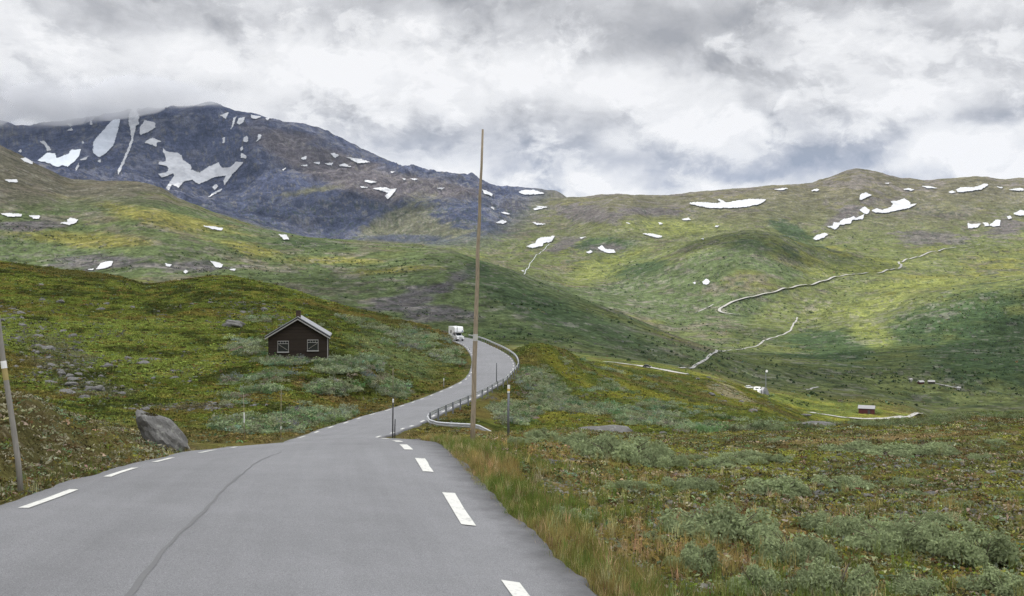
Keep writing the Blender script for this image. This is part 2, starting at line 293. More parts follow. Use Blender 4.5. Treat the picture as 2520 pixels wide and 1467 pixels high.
    c = c * (1 - M[..., None]) + rk * M[..., None]
    cl = ell(1262, 506, 40, 18, 0); c = mixc(c, (.05, .05, .062), sm(cl + .2 * n_sm, .4, .6) * far)
    # --- near and middle ground
    m1 = S(18., 4, 121); m2 = S(5., 4, 123); m3 = S(1.4, 3, 125); m4 = S(45., 3, 127)
    g = np.zeros_like(c) + np.array([.055, .067, .014], np.float32)
    g = mixc(g, (.078, .095, .022), sm(m1 + .6 * m2, -.05, .4))
    g = mixc(g, (.056, .040, .014), sm(m4 + .7 * m2 + .3 * m1, .05, .4) * .75)
    g = mixc(g, (.018, .022, .008), sm(-m2 - .4 * m1 + .4 * m3, .08, .4) * .8)
    g = mixc(g, (.120, .100, .026), sm(m3 + .6 * m2 - .4 * m1, .35, .6) * .5)
    g = mixc(g, (.066, .086, .046), sm(ell(960, 880, 200, 80, 20) + ell(740, 1050, 200, 40, 0) + .5 * m1, .5, .8) * .5)
    g = mixc(g, (.034, .036, .012), sm(ell(850, 735, 260, 22, 22) + ell(150, 668, 220, 18, 6) + .4 * m1, .4, .9) * .7)
    g = mixc(g, (.095, .070, .030), sm(ell(790, 960, 120, 26, 20) + ell(1180, 1060, 60, 20, 0) + .3 * m2, .5, .8) * .8)
    g = mixc(g, (.050, .047, .036), sm(ell(130, 870, 160, 50, 20) + ell(200, 950, 150, 30, 10) + ell(480, 1000, 260, 8, 0) + .8 * m2, .6, 1.0) * .6)
    rt = sm(VX, 1180, 1300) * sm(Rr, 55, 90)                           # slope right of the bend
    g2 = np.zeros_like(c) + np.array([.052, .063, .015], np.float32)
    g2 = mixc(g2, (.090, .090, .018), sm(m1 + .5 * m2, 0, .4)); g2 = mixc(g2, (.066, .054, .024), sm(m4 + .6 * m2, .0, .4) * .8)
    g2 = mixc(g2, (.034, .042, .015), sm(-m1 + .5 * m3 - .3 * m2, .1, .5) * .75)
    g2 = mixc(g2, (.19, .17, .12), sm(ell(1800, 965, 110, 26, 28) + .6 * m2 + .3 * m3, .75, 1.0) * .6)
    g = g * (1 - rt[..., None]) + g2 * rt[..., None]
    # foreground heath on the right, bank on the left
    nr = 1 - sm(Rr, 48, 72)
    h = np.zeros_like(c) + np.array([.052, .054, .019], np.float32)
    p1, p2, p3 = S(3.5, 3, 131), S(.9, 3, 133), S(.28, 3, 135)
    h = mixc(h, (.078, .080, .018), sm(p1 + .5 * p2, -.1, .4)); h = mixc(h, (.052, .036, .017), sm(p2 + .6 * p3 - .4 * p1, -.05, .4) * .8)
    h = mixc(h, (.022, .022, .010), sm(-p3 + .4 * p2, .2, .6) * .8); h = mixc(h, (.20, .185, .13), sm(p3 + .3 * p2, .42, .62) * .5)
    h = mixc(h, (.050, .042, .020), sm(-VX, -650, -450) * .6)
    vg = sm(outd, 6.0, 1.5)
    h = mixc(h, (.105, .072, .030), vg * sm(p2 + .6 * p1, -.4, .3) * .8 * sm(VX, 900, 1100))
    h = mixc(h, (.17, .15, .115), sm(p2 + .5 * p3, .25, .5) * sm(ell(1420, 1330, 110, 70, 45) + ell(1440, 1150, 70, 40, 0) + ell(1700, 1420, 120, 26, 10), .3, .7))
    h = mixc(h, (.110, .082, .040), sm(ell(2150, 1078, 360, 10, -3) + .2 * p1, .5, .8) * .8)
    nr = nr * (1 - sm(VX, 620, 1000) * (1 - sm(VX, 1000, 1080)) * 0)
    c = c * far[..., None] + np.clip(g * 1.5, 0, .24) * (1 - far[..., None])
    c = c * (1 - nr[..., None]) + np.clip(h * 1.8, 0, .34) * nr[..., None]
    vg2 = sm(outd, 6.5, 1.2) * sm(Rr, 30, 60) * (outd > 0)
    c = mixc(c, (.098, .078, .030), vg2 * sm(m2 + .5 * m1, -.45, .25) * .75)
    # gravel shoulder beside the asphalt
    sh = sm(outd, .9, .15) * sm(p2 * .4 + .5, .2, .9)
    c = mixc(c, (.085, .070, .045), sh * .7)
    n_f = S(9., 3, 107)
    c = mixc(c, (.026, .036, .020), far * sm(n_f + .5 * n_sm, .22, .45) * .62 * (1 - sm(VY, 520, 470)))
    c = mixc(c, (.15, .145, .125), far * sm(-n_f + .4 * n_sm - .3 * n_med, .34, .5) * .5)
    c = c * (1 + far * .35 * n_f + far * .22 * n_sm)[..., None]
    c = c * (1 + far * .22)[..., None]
    return np.clip(c * (1 + .16 * fbm(GX, GY, np.float32(1.0), 2, 141)[..., None] * (Rr < 200)[..., None]), .004, .9)

VXg = np.where(GY > .3, CX + F0 * GX / np.maximum(GY, .3), np.where(GX > 0, 3400, -900)).clip(-900, 3400).astype(np.float32)
VYg = np.where(GY > .3, CY - F0 * Z / np.maximum(GY, .3), 1400).clip(-200, 2500).astype(np.float32)
CC = np.zeros(Z.shape + (3,), np.float32)
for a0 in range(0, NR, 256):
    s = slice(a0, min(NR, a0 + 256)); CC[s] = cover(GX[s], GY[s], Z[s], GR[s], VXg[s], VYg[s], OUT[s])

# ------------------------------------------------------------------ mesh and material helpers
def tag(o, label=None, cat=None, group=None, kind=None):
    if label: o['label'] = label
    if cat: o['category'] = cat
    if group: o['group'] = group
    if kind: o['kind'] = kind
    return o
def raw_mesh(name, V, Fq, mat, cols=None, smooth=True, attrs=None, per=4):
    me = bpy.data.meshes.new(name); V = np.ascontiguousarray(V, np.float32); Fq = np.ascontiguousarray(Fq, np.int32)
    nv, nf = len(V), len(Fq)
    me.vertices.add(nv); me.vertices.foreach_set('co', V.ravel())
    me.loops.add(nf * per); me.loops.foreach_set('vertex_index', Fq.ravel())
    me.polygons.add(nf); me.polygons.foreach_set('loop_start', np.arange(0, nf * per, per, dtype=np.int32))
    try: me.polygons.foreach_set('loop_total', np.full(nf, per, np.int32))
    except Exception: pass
    me.polygons.foreach_set('use_smooth', np.full(nf, smooth))
    if cols is not None:
        a = me.color_attributes.new('Col', 'FLOAT_COLOR', 'POINT')
        a.data.foreach_set('color', np.hstack([cols, np.ones((nv, 1))]).astype(np.float32).ravel())
    for k, v in (attrs or {}).items():
        a = me.attributes.new(k, 'FLOAT', 'POINT'); a.data.foreach_set('value', np.asarray(v, np.float32).ravel())
    me.update(calc_edges=True); me.validate(clean_customdata=False)
    if mat: me.materials.append(mat)
    return me
def link(name, me, parent=None, loc=None):
    o = bpy.data.objects.new(name, me); COL.objects.link(o)
    if parent is not None: o.parent = parent
    if loc is not None: o.location = loc
    return o
class MB:
    """collects simple shapes into one mesh"""
    def __init__(s): s.v = []; s.f = []
    def add(s, vs, fs):
        b = len(s.v); s.v += [tuple(map(float, v)) for v in vs]; s.f += [tuple(i + b for i in f) for f in fs]; return s
    def box(s, x0, x1, y0, y1, z0, z1):
        return s.add([(x0, y0, z0), (x1, y0, z0), (x1, y1, z0), (x0, y1, z0), (x0, y0, z1), (x1, y0, z1), (x1, y1, z1), (x0, y1, z1)],
                     [(0, 3, 2, 1), (4, 5, 6, 7), (0, 1, 5, 4), (1, 2, 6, 5), (2, 3, 7, 6), (3, 0, 4, 7)])
    def prism(s, prof, a0, a1, axis='y'):
        """profile in the two other axes, pushed along axis"""
        n = len(prof)
        def P(u, v, a): return (u, a, v) if axis == 'y' else (a, u, v) if axis == 'x' else (u, v, a)
        return s.add([P(u, v, a0) for u, v in prof] + [P(u, v, a1) for u, v in prof],
                     [tuple(range(n))[::-1], tuple(range(n, 2 * n))] + [(i, (i + 1) % n, n + (i + 1) % n, n + i) for i in range(n)])
    def tube(s, pts, rad, n=8, cap=True):
        pts = [Vector(p) for p in pts]; rings = []
        if not isinstance(rad, (list, tuple)): rad = [rad] * len(pts)
        for i, p in enumerate(pts):
            d = (pts[min(i + 1, len(pts) - 1)] - pts[max(i - 1, 0)]).normalized()
            a = d.orthogonal().normalized() if abs(d.z) > .9 else d.cross(Vector((0, 0, 1))).normalized(); b = d.cross(a)
            rings.append([p + (a * math.cos(t) + b * math.sin(t)) * rad[i] for t in [2 * math.pi * k / n for k in range(n)]])
        vs = [v for r in rings for v in r]; fs = []
        for i in range(len(pts) - 1):
            fs += [(i * n + k, i * n + (k + 1) % n, (i + 1) * n + (k + 1) % n, (i + 1) * n + k) for k in range(n)]
        if cap: fs += [tuple(range(n))[::-1], tuple(range((len(pts) - 1) * n, len(pts) * n))]
        return s.add(vs, fs)
    def bar(s, p, q, w, h):
        p, q = Vector(p), Vector(q); d = (q - p).normalized(); a = d.cross(Vector((0, 0, 1)))
        a = Vector((1, 0, 0)) if a.length < 1e-4 else a.normalized(); b = a.cross(d)
        o = [(-1, -1), (1, -1), (1, 1), (-1, 1)]
        vs = [p + a * (i * w / 2) + b * (j * h / 2) for i, j in o] + [q + a * (i * w / 2) + b * (j * h / 2) for i, j in o]
        return s.add(vs, [(3, 2, 1, 0), (4, 5, 6, 7), (0, 1, 5, 4), (1, 2, 6, 5), (2, 3, 7, 6), (3, 0, 4, 7)])
    def build(s, name, mat, parent=None, smooth=False, bevel=0, loc=None):
        import bmesh
        me = bpy.data.meshes.new(name); me.from_pydata(s.v, [], s.f)
        bm = bmesh.new(); bm.from_mesh(me); bmesh.ops.recalc_face_normals(bm, faces=bm.faces)
        if bevel: bmesh.ops.bevel(bm, geom=bm.edges[:], offset=bevel, segments=2, profile=.5, affect='EDGES')
        bm.to_mesh(me); bm.free()
        if smooth:
            for p in me.polygons: p.use_smooth = True
        me.materials.append(mat)
        return link(name, me, parent, loc)

class NT:
    def __init__(s, nt): s.nt = nt
    def n(s, t, **k):
        nd = s.nt.nodes.new(t); ins = k.pop('ins', {})
        for a, v in k.items(): setattr(nd, a, v)
        for i, v in ins.items():
            so = nd.inputs[i]
            if isinstance(v, bpy.types.NodeSocket): s.nt.links.new(v, so)
            else: so.default_value = v
        return nd
    def math(s, op, a, b=0.0, c=None, clamp=False):
        d = {0: a, 1: b}
        if c is not None: d[2] = c
        return s.n('ShaderNodeMath', operation=op, use_clamp=clamp, ins=d).outputs[0]
    def mix(s, f, a, b, t='MIX'):
        return s.n('ShaderNodeMix', data_type='RGBA', blend_type=t, clamp_factor=True, ins={0: f, 6: a, 7: b}).outputs[2]
    def noise(s, vec, scale, detail=4, rough=.55, dist=0.0):
        i = {'Scale': scale, 'Detail': detail, 'Roughness': rough, 'Distortion': dist}
        if vec is not None: i['Vector'] = vec
        return s.n('ShaderNodeTexNoise', ins=i).outputs['Fac']
    def ramp(s, f, stops):
        nd = s.n('ShaderNodeValToRGB', ins={0: f}); e = nd.color_ramp.elements
        while len(e) < len(stops): e.new(.5)
        for k, (p, c) in enumerate(stops): e[k].position = p; e[k].color = (*c, 1) if len(c) == 3 else c
        return nd.outputs[0]
    def attr(s, nm): return s.n('ShaderNodeAttribute', attribute_name=nm)
    def bump(s, h, strength, dist): return s.n('ShaderNodeBump', ins={'Height': h, 'Strength': strength, 'Distance': dist}).outputs[0]
def newmat(name):
    m = bpy.data.materials.new(name); m.use_nodes = True; nt = m.node_tree; nt.nodes.clear()
    N = NT(nt); o = nt.nodes.new('ShaderNodeOutputMaterial'); return m, N, o
def c4(c): return (c[0], c[1], c[2], 1.0)
def g4(v): return (v, v, v, 1.0)
def simple(name, col, rough=.6, metal=0.0, var=.2, scale=6.0, bump=0.0, spec=.4, streak=None):
    """one material with uneven tone from noise"""
    m, N, o = newmat(name)
    tc = N.n('ShaderNodeTexCoord').outputs['Object']
    if streak: tc = N.n('ShaderNodeMapping', ins={0: tc, 3: streak}).outputs[0]
    f = N.noise(tc, scale, 5, .6)
    c = N.mix(f, c4([x * (1 - var) for x in col]), c4([min(1, x * (1 + var)) for x in col]))
    p = N.n('ShaderNodeBsdfPrincipled', ins={'Base Color': c, 'Roughness': rough, 'Metallic': metal, 'Specular IOR Level': spec})
    if bump: N.nt.links.new(N.bump(f, .6, bump), p.inputs['Normal'])
    N.nt.links.new(p.outputs[0], o.inputs[0]); return m
def ground_mat(name, scales, amp, bumps):
    """terrain: land-cover colour x fine variation of the plants and stones, with bump"""
    m, N, o = newmat(name)
    P = N.n('ShaderNodeNewGeometry').outputs['Position']
    c = N.attr('Col').outputs['Color']; hgt = None
    for k, s_ in enumerate(scales):
        f = N.noise(P, s_, 4, .62)
        k1 = N.n('ShaderNodeMapRange', ins={0: f, 1: .3, 2: .7, 3: 1 - amp[k], 4: 1 + amp[k]}).outputs[0]
        c = N.n('ShaderNodeVectorMath', operation='SCALE', ins={0: c, 3: k1}).outputs[0]
        t = N.math('MULTIPLY', f, bumps[k]); hgt = t if hgt is None else N.math('ADD', hgt, t)
    p = N.n('ShaderNodeBsdfDiffuse', ins={'Color': c, 'Roughness': .6, 'Normal': N.bump(hgt, 1.0, 1.0)})
    N.nt.links.new(p.outputs[0], o.inputs[0]); return m
def leaf_mat(name, trans=.33):
    m, N, o = newmat(name)
    c = N.attr('Col').outputs['Color']
    d = N.n('ShaderNodeBsdfDiffuse', ins={'Color': c, 'Roughness': .5}); t = N.n('ShaderNodeBsdfTranslucent', ins={'Color': c})
    x = N.n('ShaderNodeMixShader', ins={0: trans, 1: d.outputs[0], 2: t.outputs[0]})
    N.nt.links.new(x.outputs[0], o.inputs[0]); return m
M_near = ground_mat('heath_ground', [1.1, 9., 38.], [.22, .42, .30], [.10, .05, .018])
M_mid = ground_mat('hill_ground', [.012, .07, .3], [.20, .45, .42], [4.0, 4.5, 1.6])
M_far = ground_mat('mountain_ground', [.006, .03, .14], [.22, .36, .40], [14., 14., 5.0])
M_leaf = leaf_mat('leaves')
def terrain(name, r0, r1, mat):
    a = int(np.searchsorted(RRW, r0)); b = min(NR - 1, int(np.searchsorted(RRW, r1)))
    V = np.stack([GX[a:b + 1], GY[a:b + 1], Z[a:b + 1]], -1).reshape(-1, 3); n = b - a
    i = np.arange(n)[:, None] * NC + np.arange(NC - 1)[None, :]
    Fq = np.stack([i, i + 1, i + NC + 1, i + NC], -1).reshape(-1, 4)[:, ::-1]
    if r0 < 1:                                                      # close the sheet under the camera
        V = np.vstack([V, [[0, 0, float(Z[0].mean())]]]); k = len(V) - 1
        j = np.arange(0, NC - 2, 2); Fq = np.vstack([Fq, np.stack([j, j + 1, j + 2, np.full_like(j, k)], -1)])
        cc = np.vstack([CC[a:b + 1].reshape(-1, 3), CC[0, :1]])
    else: cc = CC[a:b + 1].reshape(-1, 3)
    o = link(name, raw_mesh(name, V, Fq, mat, cc)); o['kind'] = 'structure'; return o
terrain('ground', 0, 300, M_near); terrain('hills', 300, 3000, M_mid); terrain('mountains', 3000, 9500, M_far)
# ------------------------------------------------------------------ road
def asphalt():
    m, N, o = newmat('asphalt')
    P = N.n('ShaderNodeNewGeometry').outputs['Position']
    f1 = N.noise(P, 130., 3, .7); f2 = N.noise(P, 1.6, 5, .6); f3 = N.noise(P, .25, 3, .5)
    v = N.n('ShaderNodeTexVoronoi', ins={'Vector': P, 'Scale': 70.}).outputs['Distance']
    c = N.mix(N.n('ShaderNodeMapRange', ins={0: f1, 1: .36, 2: .64}).outputs[0], c4((.080, .081, .088)), c4((.222, .222, .228)))
    c = N.mix(N.math('MULTIPLY', N.n('ShaderNodeMapRange', ins={0: v, 1: .0, 2: .28, 3: 1, 4: 0}).outputs[0], .5), c, g4(.36))
    f4 = N.noise(P, 34., 4, .7); la = N.math('ABSOLUTE', N.attr('lat').outputs['Fac']); wt = N.n('ShaderNodeMapRange', ins={0: N.math('ABSOLUTE', N.math('SUBTRACT', la, .52)), 1: 0., 2: .3, 3: -.09, 4: .03}).outputs[0]
    st_ = N.noise(N.n('ShaderNodeCombineXYZ', ins={0: N.math('MULTIPLY', N.attr('lat').outputs['Fac'], 7.0), 1: N.math('MULTIPLY', N.attr('along').outputs['Fac'], .12)}).outputs[0], 1.0, 5, .65)
    f2 = N.math('ADD', f2, N.math('MULTIPLY', N.math('SUBTRACT', st_, .5), 1.1))
    f2 = N.math('ADD', f2, N.math('ADD', wt, N.math('MULTIPLY', N.math('SUBTRACT', f4, .5), 1.3)))
    k = N.math('ADD', N.math('MULTIPLY', f2, .38), N.math('MULTIPLY', f3, .55)); k = N.math('ADD', k, .54)
    c = N.n('ShaderNodeVectorMath', operation='SCALE', ins={0: c, 3: k}).outputs[0]
    e = N.attr('edge').outputs['Fac']
    e2 = N.math('ADD', e, N.math('MULTIPLY', N.math('SUBTRACT', N.noise(P, 3.0, 6, .7), .5), .9))
    c = N.mix(N.n('ShaderNodeMapRange', ins={0: e2, 1: .62, 2: 1.15, 3: 0, 4: .85}).outputs[0], c, c4((.035, .034, .036)))
    p = N.n('ShaderNodeBsdfPrincipled', ins={'Base Color': c, 'Roughness': .66, 'Specular IOR Level': .5, 'Normal': N.bump(f1, .55, .006)})
    N.nt.links.new(p.outputs[0], o.inputs[0]); return m
M_asph = asphalt()
ks = np.concatenate([np.arange(0, 130, .16), np.arange(130, len(RL) - 1 + .01, .34)])
NS = len(ks); kk = np.arange(len(RL))
def ip(A): return np.stack([np.interp(ks, kk, A[:, c]) for c in range(A.shape[1])], -1)
L_, R_, nm_, hw_ = ip(RL), ip(RR), ip(RNM), np.interp(ks, kk, RHW)
mr_ = np.interp(ks, kk, MR); ml_ = np.interp(ks, kk, ML)
s_ = np.interp(ks, kk, RS)
er = fbm(s_, s_ * 0 + 3, .9, 5, 61) * .17; el = fbm(s_, s_ * 0 + 9, .9, 5, 63) * .10
lats = np.concatenate([[-1.0, -1.0], np.linspace(-1, 1, 13)[0:], [1.0, 1.0]])
rows = []; edge = []
for j in range(17):
    if j == 0: off, dz, e = -(ml_ + el + .05), -.16, 1.2
    elif j == 1: off, dz, e = -(ml_ + el), -.02, .55
    elif j == 15: off, dz, e = mr_ + er, -.035, 1.1
    elif j == 16: off, dz, e = mr_ + er + .07, -.18, 1.3
    else: off, dz, e = 0 * mr_, 0, (.35 if j == 14 else .0)
    t = (lats[j] + 1) / 2; P = L_ + (R_ - L_) * t
    P = P.copy(); P[:, :2] += nm_ * off[:, None]; P[:, 2] += dz + (.03 * (1 - lats[j] ** 2))
    if j > 1 and j < 15: P[:, 2] += .012 * fbm(s_, s_ * 0 + j, 2.5, 2, 65)
    rows.append(P); edge.append(np.full(NS, e))
Vr = np.stack(rows, 1).reshape(-1, 3); i = np.arange(NS - 1)[:, None] * 17 + np.arange(16)[None]
Fr = np.stack([i, i + 1, i + 18, i + 17], -1).reshape(-1, 4)
tag(link('road', raw_mesh('road', Vr, Fr, M_asph, attrs={'edge': np.stack(edge, 1).ravel(), 'lat': np.tile(lats, NS), 'along': np.repeat(s_, 17)})), kind='structure')
Vg = Vr.reshape(NS, 17, 3)
lat_of = np.concatenate([[0, 0], np.linspace(-1, 1, 13), [0, 0]])
def on_road(s, lat, dz=.006):
    """point on the road surface, lateral in metres from the centre line"""
    k = np.interp(s, s_, np.arange(NS)); a = int(min(k, NS - 2)); f = k - a
    q = np.clip(lat / hw_[a], -1.35, 1.5); g = (q + 1) * 6 + 2
    if q > 1: g = 14 + min(.95, (lat - hw_[a]) / mr_[a])
    if q < -1: g = 2 - min(.95, (-lat - hw_[a]) / ml_[a])
    j = int(min(max(g, 0), 15)); h = g - j
    P = (Vg[a, j] * (1 - h) + Vg[a, j + 1] * h) * (1 - f) + (Vg[a + 1, j] * (1 - h) + Vg[a + 1, j + 1] * h) * f
    return np.array([P[0], P[1], P[2] + dz])
def s_at(pt):
    d = (RCn[:, 0] - pt[0]) ** 2 + (RCn[:, 1] - pt[1]) ** 2; i = int(d.argmin()); i = min(max(i, 1), len(RCn) - 2)
    t = np.array(RCn[i + 1][:2]) - RCn[i - 1][:2]; t /= np.linalg.norm(t)
    return RS[i] + float(np.dot(np.array(pt[:2]) - RCn[i][:2], t))
def paint():
    m, N, o = newmat('road_paint'); P = N.n('ShaderNodeNewGeometry').outputs['Position']
    w_ = N.math('ADD', N.math('MULTIPLY', N.noise(P, 26., 5, .7), .65), N.math('MULTIPLY', N.noise(P, 5., 3, .6), .35))
    c = N.mix(N.n('ShaderNodeMapRange', ins={0: w_, 1: .52, 2: .66, 3: 0, 4: .75}).outputs[0], c4((.60, .595, .55)), c4((.22, .22, .22)))
    p = N.n('ShaderNodeBsdfPrincipled', ins={'Base Color': c, 'Roughness': .7}); N.nt.links.new(p.outputs[0], o.inputs[0]); return m
M_paint = paint()
mk = MB()
def strip(mb, s0, s1, la, wd, n=8, dz=.007):
    vs = []
    for k in range(n + 1):
        s = s0 + (s1 - s0) * k / n; l = la(s) if callable(la) else la; ww = wd(s) if callable(wd) else wd
        vs += [on_road(s, l - ww / 2, dz), on_road(s, l + ww / 2, dz)]
    mb.add(vs, [(2 * k, 2 * k + 1, 2 * k + 3, 2 * k + 2) for k in range(n)])
hwf = lambda s: float(np.interp(s, s_, hw_))
def edge_lat(s, sd): return sd * hwf(s)
def road_sq(x, y):
    """station and lateral (metres) of a ground point, in the road mesh's own skewed grid"""
    p = np.array([x, y]); s = s_at(p); q = 0.
    for _ in range(8):
        P0 = on_road(s, 0)[:2]; T = (on_road(s + .3, 0)[:2] - on_road(s - .3, 0)[:2]) / .6; h = hwf(s); Wv = (on_road(s, h)[:2] - on_road(s, -h)[:2]) / (2 * h)
        M_ = np.array([T, Wv]).T; ds, q = np.linalg.solve(M_, p - P0); s += float(np.clip(ds, -2, 2))
    return s, float(q)
def pix_road(px, py):
    u, v = (px - CX) / F0, -(py - CY) / F0
    Y = np.arange(4, 34, .03); _, z, _, l = road_info(u * Y, Y); y = float(Y[int(np.argmax(v * Y <= z + .02))])
    for _ in range(12):
        s, q = road_sq(u * y, y); y = .5 * y + .5 * on_road(s, q, .006)[2] / v
    return s, q
ends = {}
for sd, D_ in ((1, [((1153, 1292), (1103, 1212)), ((1054, 1160), (1033, 1127)), ((1006, 1105.5), (993, 1093)), ((984, 1086.5), (972, 1082.5))]),
               (-1, [((58, 1249), (182, 1203.5)), ((264, 1172.5), (332, 1150.5)), ((380, 1136.5), (424, 1125.5)), ((492, 1113.5), (530, 1106)), ((556, 1102), (580, 1098.5))])):
    q = [(pix_road(*a), pix_road(*b)) for a, b in D_]
    if sd > 0: t_ = pix_road(1256, 1430); q = [((t_[0] - 1.4, t_[1] - .02), t_)] + q
    for (sa, la), (sb, lb) in q:
        strip(mk, sa, sb, lambda t, sa=sa, sb=sb, la=la, lb=lb: la + (lb - la) * (t - sa) / (sb - sa), .10 if sd < 0 else .15)
    ends[sd] = q[-1][1][0]
    s = q[-1][1][0] + 3.4
    while s < RS[-1] - 12:
        strip(mk, s, s + 1.5, lambda t, sd=sd: edge_lat(t, sd), .16); s += 4.8
o = mk.build('road_markings', M_paint); tag(o, kind='structure')
# tar seam along the middle of the near road
seam = [(310, 1467), (330, 1440), (370, 1390), (415, 1342), (455, 1300), (500, 1255), (545, 1212), (590, 1168), (625, 1140), (668, 1121), (690, 1112)]
sp = sorted(pix_road(*p) for p in seam); sp = [(sp[0][0] - 4, sp[0][1] + .35)] + sp
ss = np.array([p[0] for p in sp]); lt = np.polyval(np.polyfit(ss, [p[1] for p in sp], 5), ss)
sm_ = MB(); strip(sm_, ss[0], ss[-1], lambda q: float(np.interp(q, ss, lt)) + .012 * math.sin(q * 1.9) + .006 * math.sin(q * 7.7), lambda q: max(.012, .050 - .0024 * (q - ss[0]) + .008 * math.sin(q * 2.3)), 160, .004)
tag(sm_.build('road_tar_seam', simple('tar', (.12, .12, .122), .7, 0, .25, 30.)), kind='structure')

# far roads and tracks, draped on the land
M_froad = simple('far_road_surface', (.26, .255, .24), .9, 0, .25, .05)
def drape(name, pts, width, mat, lift=.25, ymin=0):
    H = hit([p[0] for p in pts], [p[1] for p in pts]); H = H[~np.isnan(H[:, 0])]; H = H[H[:, 1] > ymin]
    P = H[:, :2]; out_ = []
    for a, b in zip(P[:-1], P[1:]):
        n = max(2, int(np.linalg.norm(b - a) / 6)); out_ += [a + (b - a) * t for t in np.linspace(0, 1, n, endpoint=False)]
    out_ = np.array(out_ + [P[-1]])
    for _ in range(3): out_[1:-1] = .25 * out_[:-2] + .5 * out_[1:-1] + .25 * out_[2:]
    d = np.gradient(out_, axis=0); d /= np.linalg.norm(d, axis=1)[:, None] + 1e-9; nn = np.stack([-d[:, 1], d[:, 0]], -1)
    lat = np.linspace(-.5, .5, 5); V = []
    for l in lat:
        q = out_ + nn * (l * width); V.append(np.column_stack([q, height(q[:, 0], q[:, 1])]))
    V = np.stack(V, 1)
    zc = V[:, :, 2].max(axis=1); kz = np.ones(5) / 5; zc = np.convolve(np.pad(zc, 2, mode='edge'), kz, 'valid')
    V[:, :, 2] = np.maximum(V[:, :, 2], zc[:, None] - .4) + lift
    n = len(out_); i = np.arange(n - 1)[:, None] * 5 + np.arange(4)[None]
    Fq = np.stack([i, i + 1, i + 6, i + 5], -1).reshape(-1, 4)
    return tag(link(name, raw_mesh(name, V.reshape(-1, 3), Fq, mat)), kind='structure')
z1 = lambda L: [(x * .33597, 196.87 + y * .33597) for x, y in L]
z2 = lambda L: [(836.7 + x * .33597, 295.3 + y * .33597) for x, y in L]
z3 = lambda L: [(1673.4 + x * .33597, 374.06 + y * .33597) for x, y in L]
z6 = lambda L: [(1181.3 + x * .28182, 767.8 + y * .28182) for x, y in L]
z7 = lambda L: [(1811.3 + x * .28182, 866.3 + y * .28182) for x, y in L]
drape('mountain_road', z3([(440, 1195), (375, 1192), (300, 1180), (278, 1163), (310, 1140), (400, 1095), (560, 1060), (700, 1030), (820, 1000), (1000, 965), (1140, 915), (1300, 900), (1480, 885), (1610, 855), (1622, 830),
                           (1600, 808), (1700, 780), (1830, 735), (1940, 710), (2100, 695), (2200, 680)]), 5.8, M_froad, 1.7)
drape('valley_road', z6([(1740, 490), (1880, 465), (1930, 440), (2000, 390), (2060, 355), (2130, 340), (2300, 320), (2430, 295), (2470, 255), (2515, 235)]) + z3([(780, 1325), (815, 1300), (830, 1260), (860, 1210)]), 2.8, M_froad, .4)
drape('lower_road', z6([(930, 424), (1080, 434), (1200, 442), (1310, 459), (1430, 479), (1520, 491), (1650, 515), (1750, 532), (1810, 543)]), 4.4, M_froad, .2, 470)
drape('lower_road', z7([(510, 490), (640, 527), (750, 548), (900, 566), (1050, 580), (1250, 586), (1400, 580), (1470, 566)]), 4.2, M_froad, .2, 462)
drape('lower_road', z7([(1500, 570), (1530, 556), (1560, 549), (1620, 549)]), 2.2, M_froad, .2, 462)
drape('gravel_track', z3([(110, 1175), (190, 1145), (245, 1115)]), 3, M_froad, .5)
drape('gravel_track', z7([(620, 330), (680, 310), (720, 305)]), 2, M_froad, .3)
drape('gravel_track', z7([(1690, 265), (1770, 282), (1850, 295), (1945, 318)]), 2, M_froad, .3)

